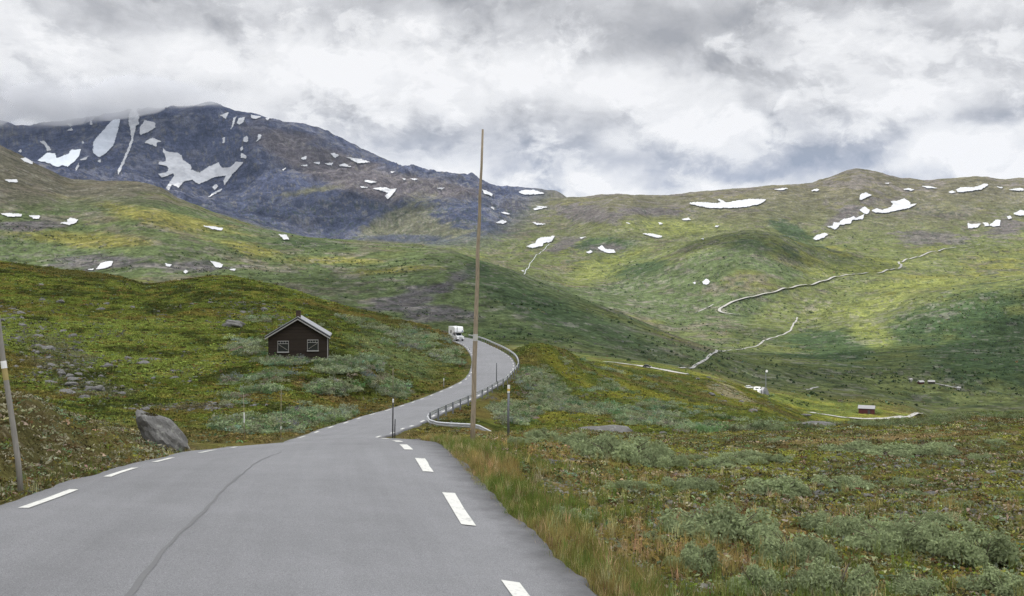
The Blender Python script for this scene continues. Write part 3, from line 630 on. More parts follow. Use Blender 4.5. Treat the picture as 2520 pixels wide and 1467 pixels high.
# ------------------------------------------------------------------ snow patches: sheets lying on the slopes
M_snow = simple('old_snow', (.34, .35, .37), .8, 0, .45, .03)
M_ice = simple('dirty_glacier_ice', (.36, .39, .44), .7, 0, .22, .03)
def inside(poly, X, Y):
    r = np.zeros(X.shape, bool); n = len(poly)
    for i in range(n):
        (x0, y0), (x1, y1) = poly[i], poly[(i + 1) % n]
        c_ = ((y0 > Y) != (y1 > Y)) & (X < (x1 - x0) * (Y - y0) / ((y1 - y0) if y1 != y0 else 1e-9) + x0); r ^= c_
    return r
def snow(poly, mat=None, label=None, group=None, name='snow_patch'):
    xs = [p[0] for p in poly]; ys = [p[1] for p in poly]; st = .85
    gx, gy = np.meshgrid(np.arange(min(xs) - 1, max(xs) + 1.5, st), np.arange(min(ys) - 1, max(ys) + 1.5, st * .8))
    q = hit(gx.ravel(), gy.ravel()); Yd = q[:, 1].reshape(gx.shape)
    wob = fbm(gx, gy, 6., 3, 77) * 1.7 + fbm(gx, gy, 1.9, 2, 83) * 1.1
    ins = inside(poly, gx + wob, gy + fbm(gx + 50, gy, 6., 3, 79) * 1.1 + fbm(gx, gy + 30, 1.9, 2, 85) * .8)
    id_ = np.arange(gx.size).reshape(gx.shape)
    k = (ins[:-1, :-1].astype(int) + ins[1:, :-1] + ins[:-1, 1:] + ins[1:, 1:]) >= 2
    c4_ = np.stack([Yd[:-1, :-1], Yd[1:, :-1], Yd[:-1, 1:], Yd[1:, 1:]], -1)
    k &= ~np.isnan(c4_).any(-1); k &= (c4_.max(-1) - c4_.min(-1)) < .06 * c4_.mean(-1)
    if not k.any(): return None
    lab = np.where(k, np.arange(k.size).reshape(k.shape) + 1, 0)           # keep the largest connected sheet
    while True:
        q_ = np.pad(lab, 1); n_ = np.max([q_[1:-1, 1:-1], q_[:-2, 1:-1], q_[2:, 1:-1], q_[1:-1, :-2], q_[1:-1, 2:]], axis=0) * k
        if (n_ == lab).all(): break
        lab = n_
    u_, n_ = np.unique(lab[lab > 0], return_counts=True); k = lab == u_[n_.argmax()]
    Fq = np.stack([id_[1:, :-1], id_[1:, 1:], id_[:-1, 1:], id_[:-1, :-1]], -1)[k]
    u, inv = np.unique(Fq, return_inverse=True); V = q[u].copy(); V[:, 2] += .0009 * V[:, 1]; V[:, 1] -= .0012 * V[:, 1]
    o = link(name, raw_mesh(name, V, inv.reshape(-1, 4), mat or M_snow)); return tag(o, label, 'snow patch' if name == 'snow_patch' else 'glacier', group)
GA = 'snow patches on the dark rocky mountain'; GB = 'snow patches on the broad green hill below the mountain'; GC = 'snow patches on the plateau right of the mountain'; GD = 'snow patches on the right hand ridge'
snow(z1([(250, 625), (345, 540), (410, 545), (415, 580), (510, 545), (520, 520), (595, 512), (580, 570), (480, 660), (425, 692), (380, 690), (300, 650)]), simple('glacier_snow', (.62, .66, .70), .7, 0, .14, .03),
     'broad pale glacier filling the gap at the far left of the mountain', GA, 'glacier')
snow(z1([(690, 460), (720, 420), (790, 340), (830, 300), (885, 290), (865, 380), (830, 490), (780, 540), (730, 572), (685, 540)]), M_ice, 'grey slab of dirty ice hanging high on the dark mountain', GA, 'glacier')
snow(z1([(955, 235), (1000, 215), (1020, 260), (1020, 330), (1000, 340), (985, 400), (975, 460), (960, 500), (930, 570), (900, 640), (870, 700), (868, 670), (900, 600), (945, 500), (965, 440), (960, 380), (945, 310)]),
     None, 'long thin snow streak running down a gully of the dark mountain', GA)
snow(z1([(1195, 505), (1220, 530), (1300, 540), (1335, 560), (1340, 590), (1400, 630), (1405, 665), (1465, 685), (1530, 640), (1605, 610), (1625, 650), (1690, 645), (1730, 605), (1785, 610), (1700, 700), (1645, 780), (1640, 740),
         (1660, 705), (1580, 715), (1460, 770), (1410, 735), (1350, 750), (1310, 795), (1260, 770), (1240, 815), (1220, 795), (1280, 700), (1270, 690), (1190, 720), (1160, 695), (1220, 685), (1240, 655), (1220, 635), (1165, 625),
         (1165, 605), (1215, 605), (1220, 570), (1200, 530)]), None, 'largest snowfield, branching across the hollow of the dark mountain', GA)
snow(z1([(1050, 330), (1060, 300), (1100, 310), (1140, 320), (1140, 355), (1090, 385), (1030, 410), (1025, 355)]), None, 'rounded snow patch just right of the long snow streak', GA)
LA = 'small white snow patch on the dark rock face of the mountain'
for p in [[(155, 580), (200, 572), (245, 610), (240, 625), (190, 605)], [(1060, 465), (1095, 440), (1125, 430), (1180, 455), (1150, 465), (1150, 495), (1120, 480)], [(1525, 865), (1560, 835), (1630, 800), (1620, 820), (1560, 850)],
          [(1560, 790), (1590, 765), (1597, 790), (1570, 812)], [(1615, 265), (1680, 242), (1655, 290)], [(1692, 375), (1715, 285), (1735, 275), (1720, 320)], [(1740, 320), (1750, 285), (1795, 280), (1785, 315), (1755, 335)],
          [(1785, 430), (1810, 415), (1820, 450), (1805, 465), (1785, 455)], [(1880, 460), (1898, 405), (1915, 410), (1905, 440)], [(1760, 510), (1775, 490), (1784, 515), (1765, 525)], [(1768, 545), (1807, 560), (1807, 582), (1765, 575)],
          [(1632, 430), (1650, 425), (1648, 468), (1636, 466)], [(135, 530), (160, 515), (155, 537)], [(295, 455), (325, 450), (360, 490), (380, 520), (350, 530), (335, 485)], [(490, 318), (532, 340), (520, 347)],
          [(493, 378), (530, 355), (538, 375)], [(598, 467), (612, 450), (622, 472)], [(588, 592), (620, 575), (655, 565), (625, 592)], [(552, 675), (565, 640), (585, 610), (578, 645)], [(718, 602), (740, 588), (742, 610)], [(663, 335), (670, 300), (680, 335)]]:
    snow(z1(p), None, LA, GA)
LS = 'small snow patch on the smooth brown shoulder right of the summit'
for p in [[(1840, 262), (1920, 275), (1880, 292), (1845, 287)], [(1945, 290), (1980, 283), (1960, 305)], [(2205, 577), (2250, 563), (2245, 587), (2220, 590)], [(2420, 545), (2450, 540), (2485, 560), (2455, 580)], [(2295, 612), (2350, 606), (2340, 624)],
          [(2380, 620), (2440, 610), (2430, 634)], [(2200, 630), (2255, 625), (2250, 639)], [(2065, 662), (2100, 648), (2080, 670)]]:
    snow(z1(p), None, LS, GA)
for p in [[(45, 275), (110, 285), (150, 290), (225, 315), (130, 322)], [(0, 332), (30, 322), (90, 350), (0, 344)], [(370, 382), (405, 385), (385, 395)], [(185, 445), (275, 460), (225, 470), (185, 458)], [(455, 433), (490, 440), (470, 447)], [(510, 433), (575, 437), (555, 449)]]:
    snow(z2(p), None, LS, GA)
snow(z2([(240, 505), (340, 498), (370, 512), (418, 508), (380, 560), (350, 585), (330, 560), (355, 540), (300, 522)]), None, 'snow patch at the head of the pale gully in the cliffs', GA)
LB = 'small snow patch on the broad green hill below the dark mountain'
for p in [[(35, 735), (130, 735), (135, 752), (70, 754)], [(10, 985), (60, 980), (165, 988), (160, 1003), (60, 1005)], [(215, 997), (298, 1000), (290, 1020), (250, 1020)], [(440, 1052), (500, 1045), (495, 1030), (520, 1015), (575, 1027), (560, 1050), (510, 1067)],
          [(1485, 1072), (1560, 1078), (1635, 1092), (1630, 1107), (1560, 1097)], [(2040, 1135), (2100, 1140), (2120, 1172), (2080, 1172)], [(645, 1392), (690, 1386), (680, 1400)], [(1210, 1346), (1260, 1358), (1250, 1372), (1220, 1367)],
          [(1675, 1392), (1730, 1388), (1720, 1404)], [(1345, 1405), (1365, 1393), (1380, 1412), (1360, 1422)]]:
    snow(z1(p), None, LB, GB)
snow(z1([(705, 1390), (740, 1350), (775, 1335), (832, 1332), (820, 1365), (760, 1387)]), None, 'jagged snow patch just above the crest left of the hut', GB)
snow(z1([(1535, 1328), (1600, 1345), (1638, 1355), (1625, 1380), (1580, 1374)]), None, 'wedge of snow just above the rounded knoll behind the hut', GB)
LC = 'small snow patch on the plateau between the mountain and the right ridge'
for p in [[(150, 490), (215, 497), (160, 502)], [(710, 503), (770, 500), (745, 514)], [(1430, 632), (1535, 645), (1480, 650)], [(1413, 657), (1450, 645), (1487, 657), (1430, 664)], [(1105, 645), (1120, 640), (1132, 670)], [(1180, 680), (1220, 682), (1250, 697), (1205, 694)],
          [(1140, 759), (1190, 738), (1222, 750), (1200, 765)], [(1410, 755), (1460, 762), (1505, 768), (1440, 775)], [(1755, 870), (1800, 860), (1770, 875)], [(1798, 972), (1835, 960), (1852, 972), (1820, 982)], [(2090, 752), (2132, 767), (2105, 764)], [(2330, 757), (2367, 762), (2345, 770)],
          [(1327, 1108), (1345, 1103), (1340, 1119)]]:
    snow(z2(p), None, LC, GC)
for p, l in [([(1045, 512), (1080, 530), (1115, 545), (1115, 565), (1060, 545)], 'slanting snow patch just right of the tall wooden pole'), ([(1310, 535), (1340, 520), (1420, 517), (1500, 543), (1440, 550), (1340, 554)], 'wide flat snow patch on the far blue skyline'),
             ([(1365, 930), (1430, 905), (1450, 875), (1490, 862), (1545, 862), (1550, 855), (1572, 852), (1550, 895), (1490, 905), (1485, 925), (1410, 942)], 'snow patch at the top of the little stream gully'),
             ([(1885, 940), (1920, 925), (1940, 950), (2010, 955), (2015, 975), (1965, 980), (1920, 965)], 'bent snow patch on the green slope below grey rocks'), ([(2215, 838), (2290, 838), (2362, 858), (2330, 869), (2270, 855)], 'thin level snow strip on the sunny green slope')]:
    snow(z2(p), None, l, GC)
LD = 'small snow patch below the skyline of the right hand ridge'
for p in [[(685, 282), (750, 270), (790, 273), (740, 284)], [(955, 290), (985, 275), (1020, 280), (1000, 292)], [(1492, 231), (1530, 232), (1520, 240)], [(1630, 280), (1665, 271), (1715, 280), (1690, 290)], [(1770, 254), (1830, 256), (1880, 270), (1810, 270)], [(1960, 300), (1990, 287), (2015, 300), (1985, 307)],
          [(2310, 258), (2365, 265), (2350, 274)], [(2215, 520), (2250, 525), (2260, 547), (2235, 547)], [(2390, 480), (2415, 473), (2427, 490), (2405, 497)], [(90, 962), (108, 958), (107, 974)], [(8, 497), (60, 488), (77, 502), (30, 507)], [(248, 550), (285, 543), (270, 557)], [(150, 642), (165, 631), (175, 645)]]:
    snow(z3(p), None, LD, GD)
for p, l in [([(65, 380), (120, 372), (250, 380), (300, 375), (275, 355), (290, 350), (340, 378), (440, 358), (500, 352), (540, 348), (628, 353), (590, 385), (480, 407), (380, 415), (210, 415), (100, 392)], 'long crescent of snow under the skyline left of the rounded summit'),
             ([(1310, 355), (1320, 315), (1355, 302), (1400, 320), (1350, 345), (1325, 358)], 'lone snow patch below the rounded summit'), ([(2015, 285), (2050, 265), (2150, 265), (2230, 238), (2255, 245), (2200, 280), (2100, 294), (2030, 302)], 'long snow patch near the skyline right of the summit'),
             ([(2403, 284), (2480, 268), (2512, 275), (2510, 290)], 'snow patch at the right edge near the skyline'),
             ([(1405, 435), (1430, 418), (1470, 432), (1540, 410), (1560, 385), (1540, 370), (1590, 362), (1640, 345), (1685, 375), (1680, 390), (1730, 385), (1680, 415), (1600, 430), (1500, 450), (1420, 450)], 'largest snowfield on the right ridge, ragged along its upper edge'),
             ([(1313, 430), (1350, 403), (1387, 435), (1365, 462), (1340, 450)], 'oval snow patch between the ragged snowfield and the slanting snow band'),
             ([(1075, 550), (1115, 545), (1125, 520), (1160, 525), (1200, 495), (1240, 490), (1270, 475), (1290, 490), (1345, 460), (1335, 497), (1260, 502), (1250, 527), (1170, 537), (1135, 574)], 'slanting band of snow along the dark scarp'),
             ([(973, 642), (1000, 615), (1060, 597), (1084, 610), (1050, 632), (990, 652)], 'snow patch at the foot of the dark scarp'), ([(2103, 525), (2140, 535), (2197, 530), (2180, 557), (2110, 567)], 'blocky snow patch above the bare rocky slope'),
             ([(2263, 542), (2310, 500), (2342, 505), (2337, 547), (2290, 552)], 'forked snow patch on the dark scarp near the right edge'), ([(2438, 457), (2490, 430), (2522, 435), (2522, 467), (2480, 472)], 'snow patch cut by the right edge of the picture'),
             ([(163, 955), (195, 928), (217, 955), (200, 974), (170, 972)], 'small bright snow patch low in the dark green hollow')]:
    snow(z3(p), None, l, GD)
M_water = simple('stream_water', (.26, .28, .29), .35, 0, .25, .2)
drape('stream', z2([(1540, 905), (1500, 945), (1440, 985), (1405, 1035), (1380, 1085), (1350, 1132)]), 2.2, M_water, .8)
# ------------------------------------------------------------------ poles, rail, buildings, vehicles
def empty(name, loc, rz=0, label=None, cat=None, group=None):
    o = bpy.data.objects.new(name, None); COL.objects.link(o); o.empty_display_size = .3
    o.location = loc; o.rotation_euler = (0, 0, rz); return tag(o, label, cat, group)
def at(px, py, Y): return Vector(((px - CX) / F0 * Y, Y, -(py - CY) / F0 * Y))
M_wood = simple('weathered_wood', (.29, .24, .175), .85, 0, .65, 7., .004, .2, (7, 7, .9))
M_grey_wood = simple('grey_wood', (.25, .235, .21), .85, 0, .4, 7., .004, .2, (7, 7, .9))
M_band = simple('reflector_band', (.50, .49, .46), .5, 0, .12, 9.)
M_stain = simple('yellow_stained_wood', (.34, .27, .11), .85, 0, .35, 8., .003)
M_white = simple('white_paint', (.78, .78, .77), .5, 0, .06, 3.)
M_yel = simple('yellow_reflector', (.62, .45, .10), .4, 0, .1, 9.)
M_dark = simple('dark_metal', (.030, .030, .033), .5, 0, .2, 9.)
M_galv = simple('galvanised_steel', (.46, .47, .48), .45, .5, .22, 3.)
M_gpost = simple('dull_galvanised_post', (.19, .20, .22), .6, .4, .25, 6.)
def pole(label, pts, Y, rpx, mat, bands, group=None, n=9, cat='snow pole', name='snow_pole'):
    base = at(*pts[0], Y); base.z = float(height(base.x, base.y)) - .15
    o = empty(name, base, 0, label, cat, group)
    P = [at(*p, Y) - base for p in pts]; P[0] = Vector((0, 0, 0)); P = [P[0]] + P[1:]
    rr = np.interp(np.linspace(0, 1, len(P)), np.linspace(0, 1, len(rpx)), rpx) / F0 * Y
    MB().tube(P, list(rr), n).build('pole', mat, o, smooth=True)
    zs = [p.z for p in P]
    for nm, ya, yb, m, k in bands:
        za, zb = [-(y - CY) / F0 * Y - base.z for y in (ya, yb)]
        f = lambda z: Vector((np.interp(z, zs, [p.x for p in P]), np.interp(z, zs, [p.y for p in P]), z))
        rb = float(np.interp((za + zb) / 2, zs, rr)) * k
        MB().tube([f(za), f(zb)], rb, n).build(nm, m, o, smooth=False)
    return o
Ym = hit(1163, 1102)[0][1]
pole('tall weathered wooden pole with a pale band standing beside the asphalt, rising above the skyline', [(1163, 1106), (1164, 1040), (1166.5, 960), (1167, 900), (1170, 830), (1172, 760), (1175, 690), (1175.5, 620), (1180, 540), (1181, 480), (1185, 410), (1188, 318)],
     Ym, [6.6, 6.0, 5.8, 5.0, 4.4, 3.4, 2.6], M_wood, [('reflector_band', 838.5, 821.5, M_band, 1.1)], 'snow poles beside the road', 12)
pole('leaning grey wooden pole cut by the left edge, with white and yellow bands', [(55, 1206), (44, 1130), (34, 1060), (22, 980), (9, 895), (-3, 800), (-22, 660), (-38, 540)], 10.9, [6.8, 6.6, 6.0, 5.0], M_grey_wood,
     [('reflector_band', 906, 888, M_white, 1.12), ('stained_band', 935, 906, M_stain, 1.05)], 'snow poles beside the road', 12)
GP = 'thin marker poles along the road'
M_bam = simple('bamboo', (.33, .28, .2), .7, 0, .3, 5., 0, .3, (3, 3, 8))
def thin(label, px, pb, pt, rpx, mat, bands, Y=None, lean=0):
    Y = Y or hit(px, pb)[0][1]
    return pole(label, [(px, pb), (px + lean * .5, (pb + pt) / 2), (px + lean, pt)], Y, [rpx, rpx * .9, rpx * .8], mat, bands, GP, 6, 'marker pole', 'marker_pole')
thin('black roadside pole with a white tip beside the crest of the road', 966, 1075, 978, 1.9, M_dark, [('reflector_band', 990, 981, M_white, 1.3)], 34, 1.5)
thin('short dark stake next to the black white-tipped pole', 971, 1075, 1031, 1.6, M_dark, [], 34.3, 1.5)
thin('pale bamboo pole with a small white band in the field below the hut', 691, 1083, 958, .8, M_bam, [('reflector_band', 1056, 1049, M_white, 1.5)], 49, 1)
thin('broken bamboo pole with a bright white sleeve left of the taller bamboo pole', 602, 1060, 966, .8, M_bam, [('reflector_band', 1040, 1015, M_white, 2.0)], 53, -3)
thin('dark pole in front of the guardrail at the bend', 1222, 950, 893, 1.1, M_dark, [], 117, 0)
thin('short grey stake on the inner verge left of the road', 1092, 968, 930, 1.2, M_grey_wood, [('reflector_band', 936, 931, M_white, 1.3)], 113, 0)
thin('small dark stake on the inside of the bend near the motorhome', 1155, 872, 858, .9, M_dark, [], 178, 0)
thin('thin brown stick in the scrub above the roadside', 967, 946, 905, .9, M_wood, [], 96, 0)
Yp = hit(1251, 1073)[0][1]
pole('grey square-looking delineator post with a white and yellow top on the right verge', [(1251, 1078), (1251, 1010), (1252, 947)], Yp, [4.2, 4.0, 4.0], M_gpost, [('reflector', 966, 947, M_white, 1.12), ('yellow_mark', 962, 956, M_yel, 1.18)], None, 4, 'delineator post', 'delineator_post')

# guardrail
s0 = s_at(tuple(at(1022, 1044, 68))[:2]); s1 = s_at((-11, 228))
path = []
for s in np.arange(s0 + 1, s1, 1.2):
    l = hwf(s) + float(np.interp(s, s_, mr_)) + .42
    q = on_road(s, l); k = np.interp(s, RS, np.arange(len(RCn)))
    nx = np.array([np.interp(s, RS, RNM[:, 0]), np.interp(s, RS, RNM[:, 1])]); cx_ = np.array([np.interp(s, RS, RCn[:, 0]), np.interp(s, RS, RCn[:, 1])])
    xy = cx_ + nx * l; path.append((xy[0], xy[1], q[2] + .12, -nx[0], -nx[1]))
A0 = path[0]
fl = [at(1216, 1069, 64.5), at(1196, 1059, 65), at(1180, 1051, 65.4), at(1163, 1047.5, 65.8), at(1110, 1045, 66.6), at(1066, 1043.5, 67.5), at(1050, 1042, 68.2)]
gp = []
for i, p in enumerate(fl):
    gp.append((p.x, p.y, p.z, -.25, -1.0))
gp += [(x, y, z + .50, a, b) for x, y, z, a, b in path]
gp = np.array(gp); 
for _ in range(2): gp[5:9] = .25 * gp[4:8] + .5 * gp[5:9] + .25 * gp[6:10]
gp[:, 3:] /= np.linalg.norm(gp[:, 3:], axis=1)[:, None]
rail = empty('guardrail', (gp[7][0], gp[7][1], float(height(gp[7][0], gp[7][1]))), 0, 'long steel guardrail curving along the outside of the bend', 'guardrail')
org = np.array(rail.location)
prof = [(-.155, .0), (-.115, .075), (-.05, .08), (0, .015), (.05, .08), (.115, .075), (.155, .0), (.155, -.012), (.115, .06), (.05, .066), (0, .0), (-.05, .066), (-.115, .06), (-.155, -.012)]
vs = []; n = len(prof)
for g in gp:
    for h, d in prof: vs.append((g[0] + g[3] * d - org[0], g[1] + g[4] * d - org[1], g[2] + h * .95 - org[2]))
fs = [(i * n + k, i * n + (k + 1) % n, (i + 1) * n + (k + 1) % n, (i + 1) * n + k) for i in range(len(gp) - 1) for k in range(n)]
MB().add(vs, fs).build('beam', M_galv, rail)
acc = 0; last = gp[0]
for g in gp[3:]:
    acc += float(np.linalg.norm(g[:2] - last[:2])); last = g
    if acc > 3.4:
        acc = 0; x, y = g[0] - g[3] * .07, g[1] - g[4] * .07; zb = min(float(height(x, y)), g[2] - .5) - .25
        MB().box(-.06, .06, -.05, .05, zb - org[2], g[2] + .2 - org[2]).build('post', M_gpost, rail, loc=(x - org[0], y - org[1], 0))

# --- the hut
def cladding(name, col, pitch, vert=False):
    m, N, o = newmat(name)
    tc = N.n('ShaderNodeTexCoord').outputs['Object']; sx_ = N.n('ShaderNodeSeparateXYZ', ins={0: tc}).outputs
    a = N.math('ADD', sx_[0], sx_[1]) if vert else sx_[2]
    fr = N.math('FRACT', N.math('DIVIDE', a, pitch)); fl_ = N.math('FLOOR', N.math('DIVIDE', a, pitch))
    wn_ = N.n('ShaderNodeTexWhiteNoise', noise_dimensions='1D', ins={'W': fl_}).outputs[0]
    f = N.noise(N.n('ShaderNodeMapping', ins={0: tc, 3: ((9, 9, .8) if vert else (.8, .8, 9))}).outputs[0], 3., 5, .6)
    k = N.math('ADD', N.math('ADD', N.math('MULTIPLY', wn_, .35), N.math('MULTIPLY', f, .7)), .45)
    k = N.math('MULTIPLY', k, N.n('ShaderNodeMapRange', ins={0: fr, 1: 0., 2: .12, 3: .45, 4: 1.}).outputs[0])
    c = N.n('ShaderNodeVectorMath', operation='SCALE', ins={0: col, 3: k}).outputs[0]
    p = N.n('ShaderNodeBsdfPrincipled', ins={'Base Color': c, 'Roughness': .8, 'Specular IOR Level': .25, 'Normal': N.bump(fr, .8, .02)})
    N.nt.links.new(p.outputs[0], o.inputs[0]); return m
M_hut = cladding('brown_tarred_boards', (.034, .025, .019), .16)
M_roof = simple('grey_sheet_roof', (.27, .275, .29), .5, .1, .14, 1.5)
M_trim = simple('grey_white_trim', (.36, .35, .34), .7, 0, .12, 3.)
M_stone = simple('stone', (.24, .23, .215), .9, 0, .45, 3.5, .05)
M_brick = simple('dark_brick', (.060, .040, .030), .9, 0, .4, 8., .01)
M_pane = simple('window_glass', (.025, .028, .03), .12, 0, .2, 2., 0, .6)
hp = hit(733, 884)[0]; hz = float(hp[2])
hut = empty('hut', (hp[0], hp[1], hz), R(9.0), 'brown timber hut with a grey gable roof and two white windows on the green slope', 'hut')
w_, dp, ev, apx = 2.86, 6.4, 2.28, 4.02
mb = MB(); mb.prism([(-w_, .05), (w_, .05), (w_, ev), (0, apx), (-w_, ev)], 0, dp); mb.build('wall', M_hut, hut)
MB().box(-w_ - .05, w_ + .05, -.05, dp + .05, -2.2, .05).build('stone_base', M_stone, hut)
sl_ = (apx - ev) / w_
def roofprof(x0, x1, t0, t1): return [(x0, apx - abs(x0) * sl_ + t0), (x1, apx - abs(x1) * sl_ + t0), (x1, apx - abs(x1) * sl_ + t1), (x0, apx - abs(x0) * sl_ + t1)]
mb = MB()
mb.prism([(-w_ - .3, apx - (w_ + .3) * sl_ + .16), (0, apx + .16), (w_ + .3, apx - (w_ + .3) * sl_ + .16), (w_ + .3, apx - (w_ + .3) * sl_ + .24), (0, apx + .24), (-w_ - .3, apx - (w_ + .3) * sl_ + .24)], -.42, dp + .4)
roof = mb.build('roof', M_roof, hut)
mb = MB(); mb.prism([(-w_ - .28, apx - (w_ + .28) * sl_ + .02), (0, apx + .02), (w_ + .28, apx - (w_ + .28) * sl_ + .02), (w_ + .28, apx - (w_ + .28) * sl_ + .157), (0, apx + .157), (-w_ - .28, apx - (w_ + .28) * sl_ + .157)], -.34, dp + .3)
mb.build('roof_edge', M_dark, roof)
mb = MB(); mb.prism([(-w_ - .3, apx - (w_ + .3) * sl_ - .10), (0, apx - .10), (w_ + .3, apx - (w_ + .3) * sl_ - .10), (w_ + .3, apx - (w_ + .3) * sl_ + .017), (0, apx + .017), (-w_ - .3, apx - (w_ + .3) * sl_ + .017)], -.40, -.30)
mb.build('barge_board', M_trim, hut)
mb = MB(); mb.box(-.22, .24, .55, 1.0, apx - .15, apx + .74); mb.box(-.26, .28, .51, 1.04, apx + .74, apx + .82); mb.build('chimney', M_brick, roof)
MB().box(w_ + .003, w_ + .06, -.06, .12, .02, ev - .05).build('corner_board', M_trim, hut)
for xw, zw, flip in ((-1.42, 1.28, 1), (1.45, 1.38, -1)):
    wd, ht = .50, .50
    wf = MB(); 
    wf.box(xw - wd - .035, xw - wd, -.07, -.003, zw - ht, zw + ht); wf.box(xw + wd, xw + wd + .035, -.07, -.003, zw - ht, zw + ht)
    wf.box(xw - wd - .045, xw + wd + .045, -.074, -.003, zw + ht, zw + ht + .06); wf.box(xw - wd, xw + wd, -.06, -.003, zw + .26, zw + .30)
    for q in (-.25, 0, .25): wf.box(xw + q - .012, xw + q + .012, -.058, -.003, zw + .30, zw + ht)
    win = wf.build('window', M_trim, hut)
    MB().box(xw - wd - .07, xw + wd + .07, -.16, -.003, zw - ht - .10, zw - ht - .002).build('sill', M_trim, win)
    MB().box(xw - wd + .002, xw + wd - .002, -.03, -.004, zw - ht, zw + ht - .002).build('pane', M_pane, win)
    MB().bar((xw - flip * .42, -.05, zw + .2), (xw + flip * .42, -.05, zw - .36), .02, .04).build('diagonal_batten', M_grey_wood, win)

# --- red barn, far farm buildings
M_red = cladding('red_boards', (.062, .017, .015), .18, True)
def house(name, label, cat, px, py, W_, D_, H_, rise, rz, wall, roofm, Y=None, group=None, door=None):
    p = hit(px, py)[0] if Y is None else None
    if p is None or np.isnan(p[0]): u = (px - CX) / F0; p = np.array([u * (Y or 600), Y or 600, float(height(u * (Y or 600), Y or 600))])
    e = empty(name, (p[0], p[1], float(height(p[0], p[1]))), rz, label, cat, group)
    MB().prism([(-D_ / 2, -1.5), (D_ / 2, -1.5), (D_ / 2, H_), (0, H_ + rise), (-D_ / 2, H_)], -W_ / 2, W_ / 2, 'x').build('wall', wall, e)
    k = rise / (D_ / 2); d = D_ / 2 + .35
    r = MB().prism([(-d, H_ + rise - d * k + .06), (0, H_ + rise + .06), (d, H_ + rise - d * k + .06), (d, H_ + rise - d * k + .25), (0, H_ + rise + .25), (-d, H_ + rise - d * k + .25)], -W_ / 2 - .35, W_ / 2 + .35, 'x').build('roof', roofm, e)
    MB().prism([(-d, H_ + rise - d * k - .12), (0, H_ + rise - .12), (d, H_ + rise - d * k - .12), (d, H_ + rise - d * k + .055), (0, H_ + rise + .055), (-d, H_ + rise - d * k + .055)], -W_ / 2 - .33, -W_ / 2 - .22, 'x').build('barge_board', M_white, e)
    if door: MB().box(door - .6, door + .6, -D_ / 2 - .05, -D_ / 2 - .003, 0, 2.0).build('door', M_dark, e)
    return e
house('barn', 'small red wooden barn with a pale grey roof above the lower road', 'barn', 2133, 1017, 7.6, 4.6, 2.7, 1.25, R(-24), M_red, simple('pale_roof', (.18, .18, .19), .5, 0, .1, 1.), door=1.2)
GF = 'farm buildings in the far valley'
house('farmhouse', 'tiny reddish farmhouse with a pale roof on the far valley meadow', 'farmhouse', 2266, 944, 5, 3.4, 1.8, 1.1, R(20), M_red, M_trim, group=GF)
house('farmhouse', 'tiny dark farmhouse with a pale roof right of the reddish one in the far valley', 'farmhouse', 2292, 943, 5.5, 3.4, 1.6, 1.1, R(-15), M_hut, M_trim, group=GF)
house('shed', 'tiny pale shed left of the reddish farmhouse in the far valley', 'shed', 2241, 937, 2.4, 2.2, 1.5, .7, R(10), M_trim, M_trim, group=GF)
house('shed', 'tiny pale shed at the right end of the far valley track', 'shed', 2359, 958, 2.8, 2.4, 1.6, .7, R(-20), M_trim, M_trim, group=GF)

# --- vehicles
M_rub = simple('tyre_rubber', (.018, .018, .019), .8, 0, .2, 9.); M_rim = simple('steel_rim', (.42, .43, .44), .4, .7, .1, 8.)
M_glass = simple('vehicle_glass', (.022, .026, .032), .08, 0, .2, 2., 0, .6)
M_lamp = simple('headlight_glass', (.75, .76, .78), .15, 0, .08, 9.)
M_gel = simple('white_bodywork', (.80, .81, .82), .32, 0, .04, 1.5)
M_blk = simple('black_trim', (.022, .022, .024), .5, 0, .2, 6.)
M_blu = simple('blue_decal', (.06, .10, .20), .4, 0, .1, 6.)
def wheel(e, x, y, r, wd):
    t = MB().tube([(x - wd / 2, y, r), (x + wd / 2, y, r)], r, 16).build('wheel', M_rub, e, smooth=False)
    s = 1 if x > 0 else -1
    MB().tube([(x + s * (wd / 2 - .02), y, r), (x + s * (wd / 2 + .012), y, r)], r * .6, 12).build('rim', M_rim, t)
def car(label, loc, rz, paint, group=None):
    e = empty('car', loc, rz, label, 'car', group)
    b = MB().prism([(-2.1, .32), (2.15, .32), (2.2, .6), (2.12, .92), (.2, .98), (-1.2, .9), (-2.05, .72), (-2.15, .5)], -.86, .86, 'x').build('body', paint, e, bevel=.05)
    MB().prism([(-1.05, .93), (1.75, .95), (1.35, 1.42), (.0, 1.46), (-.45, 1.38)], -.72, .72, 'x').build('cabin', M_glass, e, bevel=.04)
    MB().prism([(-.42, 1.40), (1.32, 1.43), (1.2, 1.5), (.2, 1.52)], -.70, .70, 'x').build('roof_panel', paint, e)
    for x in (-.78, .78):
        for y in (-1.3, 1.35): wheel(e, x, y, .32, .2)
        MB().box(x * .8 - .16, x * .8 + .16, -2.16, -2.05, .58, .72).build('headlight', M_lamp, e)
    return e
sM = s_at((-11.5, 212)); q = on_road(sM, -hwf(sM) * .7)
mh = empty('motorhome', (q[0], q[1], q[2] + .01), R(20), 'white pickup motorhome with an overcab bunk coming round the bend', 'motorhome'); mh.scale = (.87, .87, .92)
